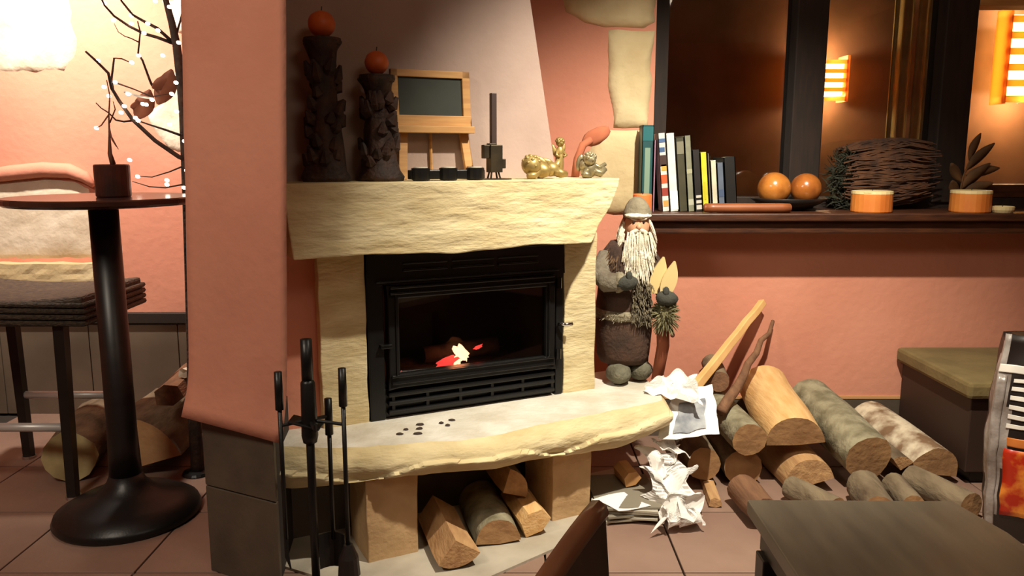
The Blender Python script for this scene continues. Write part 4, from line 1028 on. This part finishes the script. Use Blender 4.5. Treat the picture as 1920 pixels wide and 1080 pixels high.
tool('fire_poker', 'iron poker hanging on the pillar side of the tool stand', hk[0][0]*1.05, hk[0][1]*1.05, 0.655, 0.12, 'poker')
tool('hearth_brush', 'black hearth brush hanging on the hearth side of the tool stand', hk[1][0]*1.05, hk[1][1]*1.05-0.012, 0.665, 0.10, 'brush')
tool('fire_shovel', 'iron ash shovel hanging behind the tool stand post', hk[2][0]*1.05, hk[2][1]*1.05, 0.56, 0.08, 'shovel')

# ------------------------------------------------------------------ bar table, stool
bt = Vector((-1.295, 2.53, 0)); tb_ = thing('bar_table', bt, 'black round bar table on a pedestal beside the pillar', 'table')
MB().lathe([(0.225, 0), (0.232, 0.012), (0.225, 0.03), (0.17, 0.062), (0.10, 0.085), (0.062, 0.12), (0.05, 0.15)], bt, 40).build('base', iron, tb_, smooth=True)
MB().lathe([(0.052, 0.12), (0.046, 0.30), (0.044, 1.045)], bt, 24).build('post', blackwood, tb_, smooth=True)
MB().lathe([(0.20, 1.040), (0.272, 1.046), (0.285, 1.054), (0.285, 1.066), (0.279, 1.070), (0.0, 1.070)], bt, 48).build('top', M('dark_polished_top', (70, 40, 30), 0.22, col2=(52, 30, 24), scale=5), tb_, smooth=False, bevel=0)
# candle pot with a twig
pc = Vector((at(213, 360, 2.50).x, 2.50, 1.0705)); pr_ = thing('twig_pot', pc, 'dark brown pot with thin bare twigs on the bar table', 'pot')
MB().lathe([(0.048, 0), (0.051, 0.004), (0.052, 0.096), (0.049, 0.100), (0.045, 0.094), (0.044, 0.085)], pc, 28).build('pot', M('dark_glazed_pot', (72, 36, 28), 0.3, col2=(44, 24, 20), scale=12), pr_, smooth=False)
MB().lathe([(0.043, 0.082), (0.04, 0.088)], pc, 20).build('soil', soot, pr_)
twm = M('bare_twig', (120, 80, 60), 0.8)
def pxpath(l, Y0, Y1): return [at(x, y, Y0+(Y1-Y0)*i/max(1, len(l)-1)) for i, (x, y) in enumerate(l)]
MB().tube(pxpath([(212, 308), (206, 288), (205, 250), (204, 215), (206, 180), (200, 150)], 2.50, 2.46), [0.009, 0.007, 0.003, 0.0025, 0.002, 0.0015], 6).build('twig', twm, pr_, smooth=True)
for l in ([(205, 250), (214, 266), (222, 280)], [(204, 215), (190, 235), (180, 241)], [(206, 230), (216, 205), (212, 190)], [(205, 240), (210, 262), (218, 275)]):
    MB().tube(pxpath(l, 2.48, 2.46), [0.0025, 0.002, 0.001], 5).build('twig', twm, pr_, smooth=True)

# twinkle tree
tr0 = Vector((at(357, 700, 2.88).x, 2.88, 0)); tree = thing('lighted_branch_tree', tr0, 'dark bare tree with curly branches and white fairy lights', 'tree')
trm = M('dark_branch_bark', (78, 56, 44), 0.85, col2=(46, 34, 27), scale=20, bump=0.6, bscale=60)
trunk = pxpath([(303, -40), (312, 5), (322, 42), (331, 84), (339, 148), (345, 211), (349, 299), (353, 400), (357, 520), (361, 660), (363, 770)], 2.80, 2.88)
trunk.append(Vector((trunk[-1].x, 2.88, 0.0)))
MB().tube(trunk, [0.008, 0.010, 0.012, 0.014, 0.016, 0.017, 0.018, 0.019, 0.020, 0.021, 0.023, 0.025], 10).build('trunk', trm, tree, smooth=True)
MB().lathe([(0.05, 0), (0.055, 0.004), (0.05, 0.012), (0.03, 0.016)], tr0, 20).build('base_plate', iron, tree)
BR = [([(327, 82), (295, 70), (270, 63), (242, 49), (214, 30), (196, 10), (180, -25)], 0.008),
      ([(325, 80), (295, 53), (270, 40), (249, 28), (228, 2), (215, -30)], 0.008),
      ([(348, 299), (335, 294), (291, 264), (249, 225), (224, 190), (209, 165), (203, 137), (182, 116), (160, 96)], 0.011),
      ([(285, 160), (281, 151), (267, 113), (259, 100), (263, 60), (258, 40)], 0.006),
      ([(212, 170), (209, 150), (214, 109), (228, 110), (242, 116)], 0.006),
      ([(250, 226), (232, 228), (217, 225), (203, 211), (190, 203), (180, 193)], 0.005),
      ([(344, 254), (337, 253), (309, 243), (281, 234), (252, 224)], 0.007),
      ([(329, 70), (338, 40), (344, 10)], 0.006), ([(262, 80), (246, 72), (234, 68), (222, 60), (214, 44)], 0.003),
      ([(214, 154), (248, 166), (285, 181), (320, 176)], 0.004), ([(347, 310), (318, 322), (285, 332), (252, 330)], 0.004), ([(347, 345), (310, 352), (280, 350), (248, 340)], 0.004)]
for l, r in BR:
    pts = pxpath(l, 2.84, 2.70 if len(l) > 5 else 2.80)
    MB().tube(pts, [0.78*r*(1-0.6*i/(len(pts)-1)) for i in range(len(pts))], 7).build('branch', trm, tree, smooth=True)
led_m = M('fairy_light_bulb', (255, 246, 225), 0.5, emit=(255, 246, 225), estr=7.0)
L = [(196, 6), (213, 38), (246, 29), (246, 44), (270, 62), (277, 44), (296, 57), (318, 13), (291, 2), (335, 80), (305, 104), (260, 104), (247, 117), (184, 114),
     (216, 154), (204, 180), (233, 199), (227, 211), (254, 221), (259, 226), (268, 195), (274, 196), (318, 233), (181, 240), (195, 163), (330, 155), (322, 176), (331, 209), (346, 265), (350, 320), (313, 338), (313, 346), (243, 300), (345, 352), (258, 331), (285, 187), (240, 176)]
for i, (x, y) in enumerate(L):
    c0 = at(x, y, 2.76)
    MB().ell(c0, (0.0085, 0.007, 0.006), 8, 6, rot=Matrix.Rotation(0.3, 3, 'Y')).build('fairy_light', led_m, tree, smooth=True)
wire_m = M('pale_wire', (226, 220, 206), 0.4)
MB().tube(pxpath([(233, 172), (258, 180), (287, 185)], 2.76, 2.78), 0.004, 6).build('light_wire', wire_m, tree, smooth=True)
shade_leaf_m = M('wall_shade_brown', (140, 82, 56), 0.9, col2=(116, 66, 46), scale=10)  # leaf shapes added for the shaded wall patches behind the tree
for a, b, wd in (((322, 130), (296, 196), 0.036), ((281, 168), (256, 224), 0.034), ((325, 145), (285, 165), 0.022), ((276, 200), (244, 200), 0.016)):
    leaf(tree, at(a[0], a[1], 2.84), at(b[0], b[1], 2.80), wd, shade_leaf_m, 'leaf')

# wicker stool
st = Vector((-1.745, 2.85, 0)); stl = thing('wicker_bar_stool', st, 'dark wicker bar stool with chrome footrests behind the bar table', 'stool')
wick = M('dark_wicker', (82, 66, 48), 0.7, col2=(46, 36, 28), scale=60, bump=1.0, bscale=90, stretch=(1, 1, 3))
def seat(a, b, c):
    x = -0.30+0.60*a; y = -0.22+0.44*b
    return st+Vector((x, y, 0.625+(0.088+0.02*(2*a-1)**2)*c))
MB().surf(16, 10, 4, seat).build('seat', wick, stl, bevel=0.012)
for k in range(4):
    z = 0.638+k*0.021
    MB().tube([st+Vector((-0.303, -0.225, z)), st+Vector((0.0, -0.229, z+0.004)), st+Vector((0.303, -0.225, z)), st+Vector((0.305, 0.0, z)), st+Vector((0.303, 0.222, z))], 0.010, 6).build('wicker_strand', wick, stl, smooth=True)
for x in (-0.2, 0.2):
    for y in (-0.19, 0.19):
        MB().tube([st+Vector((x*0.96, y, 0)), st+Vector((x*1.02, y, 0.64))], [0.022, 0.026], 4).build('leg', blackwood, stl)
        MB().tube([st+Vector((x*0.96, y, 0)), st+Vector((x*0.96, y, 0.012))], 0.026, 10).build('foot_cap', chrome, stl)
for y in (-0.19, 0.19):
    MB().tube([st+Vector((-0.2, y, 0.262)), st+Vector((0.2, y, 0.262))], 0.016, 8).build('footrest', M('brushed_steel', (206, 204, 200), 0.4, metal=0.35), stl, smooth=True)

# ------------------------------------------------------------------ bench, sack, low table, chair
bn = thing('wall_bench', (2.15, 3.02, 0), 'dark bench with olive seat cushion against the salmon wall', 'bench')
MB().surf(16, 10, 3, lambda a, b, c: Vector((1.63+1.1*a, 2.74+0.55*b, 0.335+0.062*c+0.006*math.sin(math.pi*a)*math.sin(math.pi*b)*c))).build('cushion', M('olive_cushion', (124, 106, 66), 0.95, col2=(108, 92, 56), scale=8, bump=0.3), bn, bevel=0.015)
MB().box((1.66, 2.77, 0.05), (2.70, 3.285, 0.335)).build('box', M('bench_brown', (52, 34, 24), 0.6), bn, bevel=0.004)
MB().box((1.70, 2.80, 0), (2.68, 3.27, 0.05)).build('plinth', iron, bn)

# printed fuel sack
sk0 = Vector((1.60, 2.36, 0)); sk = thing('printed_fuel_sack', sk0, 'standing printed sack with a flame picture beside the bench', 'sack')
ang = math.radians(-24)
def SK(x, y, z): return sk0+Vector((x*math.cos(ang)-y*math.sin(ang), x*math.sin(ang)+y*math.cos(ang), z))
def puff(a, b, c):
    bul = math.sin(math.pi*min(1, c*0.92+0.04))
    w_ = 0.20*(0.92+0.06*bul); dp_ = 0.10*(0.35+0.65*bul**0.6)
    lean = 0.03*c
    x = -0.03-w_*0.3+w_*1.5*a-0.02*bul*(1-a) ; y = -dp_/2+dp_*b
    y += (-0.03 if b == 0 else 0.03 if b == 1 else 0)*math.sin(math.pi*a)*bul
    p = SK(x, y, 0.0+0.66*c)
    return p+crum(p, 9, 0.006)
skm = M('sack_black', (32, 24, 20), 0.4)
skside = M('sack_grey_film', (168, 160, 154), 0.3, col2=(120, 108, 100), scale=14, bump=0.6, bscale=18)
MB().surf(20, 6, 30, puff).build('sack_body', skm, sk, smooth=True)
body = [o for o in C.objects if o.parent == sk][0]
body.data.materials.append(skside)
for p in body.data.polygons:
    if p.center.x < -0.085+0.04*0 and p.normal.x < -0.25: p.material_index = 1
def onfront(a, c, off=0.0025): return puff(a, 0, c)+Vector((math.sin(ang), -math.cos(ang), 0))*off
def patch(nm, a0, a1, c0, c1, m, nx=8, ny=8, off=0.003):
    mb = MB(); vs = []; fs = []
    for i in range(nx+1):
        for j in range(ny+1): vs.append(onfront(a0+(a1-a0)*i/nx, c0+(c1-c0)*j/ny, off))
    for i in range(nx):
        for j in range(ny): q = i*(ny+1)+j; fs.append((q, q+ny+1, q+ny+2, q+1))
    mb.add(vs, fs); return mb.build(nm, m, sk, solid=0.0008, smooth=True)
wpr = M('white_print', (226, 220, 210), 0.5)
patch('print_bar', 0.0, 0.98, 0.83, 0.865, wpr)
for k in range(6): patch('print_line', 0.12, 0.98, 0.785-k*0.042, 0.805-k*0.042, wpr)
patch('grey_film_side', 0.0, 0.07, 0.05, 0.82, skside, 4, 16, 0.004)
patch('flame_picture', 0.12, 0.98, 0.14, 0.47, M('flame_print', (255, 168, 64), 0.4, col2=(178, 40, 8), scale=13, lo=0.34, hi=0.56, detail=6), 10, 14)
patch('orange_band', 0.14, 0.98, 0.485, 0.53, M('orange_print', (206, 120, 52), 0.5))

# low dark table
tz = 0.50
lt = thing('low_table', (0.57, 1.2, 0), 'dark grey low table in front of the log heap', 'table')
tt = M('dark_grey_tabletop', (112, 102, 86), 0.4, col2=(96, 87, 73), scale=4, stretch=(6, 1, 1))
L0, L1 = at(1400, 936, 1.548), at(1780, 941, 1.548)
poly = [(L0.x, 1.545), (L1.x, 1.540), (L1.x+0.03, 1.40), (L1.x+0.03, 0.70), (L0.x-0.01, 0.70)]
MB().prism(poly, 'z', tz-0.03, tz).build('tabletop', tt, lt, bevel=0.003)
MB().box((L0.x+0.02, 0.74, tz-0.09), (L1.x-0.01, 1.51, tz-0.03)).build('apron', blackwood, lt)
for x in (L0.x+0.035, L1.x-0.025):
    for y in (0.76, 1.48): MB().box((x-0.025, y-0.025, 0), (x+0.025, y+0.025, tz-0.09)).build('leg', blackwood, lt, bevel=0.003)

# dark chair, its back seen edge on
far = at(1138, 946, 0.76); dirv = Vector((-0.45, -0.88, 0)).normalized(); nrm = Vector((0.88, -0.45, 0)).normalized()
ch0 = Vector((far.x, far.y, 0))+dirv*0.19-nrm*0.0
ch = thing('dining_chair', ch0, 'dark brown wooden chair with rounded backrest before the fireplace', 'chair')
chm = M('dark_chair_wood', (66, 40, 28), 0.35, col2=(46, 28, 20), scale=7, stretch=(6, 6, 1))
rim = M('worn_chair_edge', (116, 72, 46), 0.3, col2=(90, 54, 36), scale=9)
TOP = far.z
def back(a, b, c):
    s = 0.38*a; bow = 0.006*math.sin(math.pi*a)
    zt = TOP-0.010-0.10*a**1.3
    z = 0.46+(zt-0.46)*c
    return Vector((far.x, far.y, 0))+dirv*s-nrm*(bow+0.018*(1-b) if True else 0)+Vector((0, 0, z))+nrm*0.03*(1-c)
MB().surf(16, 1, 8, back).build('backrest', chm, ch, bevel=0.003)
MB().tube([back(a/16, 0.5, 1)+Vector((0, 0, 0.002)) for a in range(17)], 0.012, 8).build('top_edge', rim, ch, smooth=True)
def cs(s, t, z): return Vector((far.x, far.y, 0))+dirv*s+nrm*t+Vector((0, 0, z))
MB().surf(8, 8, 1, lambda a, b, c: cs(-0.01+0.40*a, -0.02+0.40*b, 0.43+0.03*c)).build('seat', chm, ch, bevel=0.008)
for s in (0.02, 0.36):
    for t in (0.01, 0.35): MB().tube([cs(s, t, 0), cs(s, t, 0.435)], [0.015, 0.02], 8).build('leg', chm, ch, smooth=True)
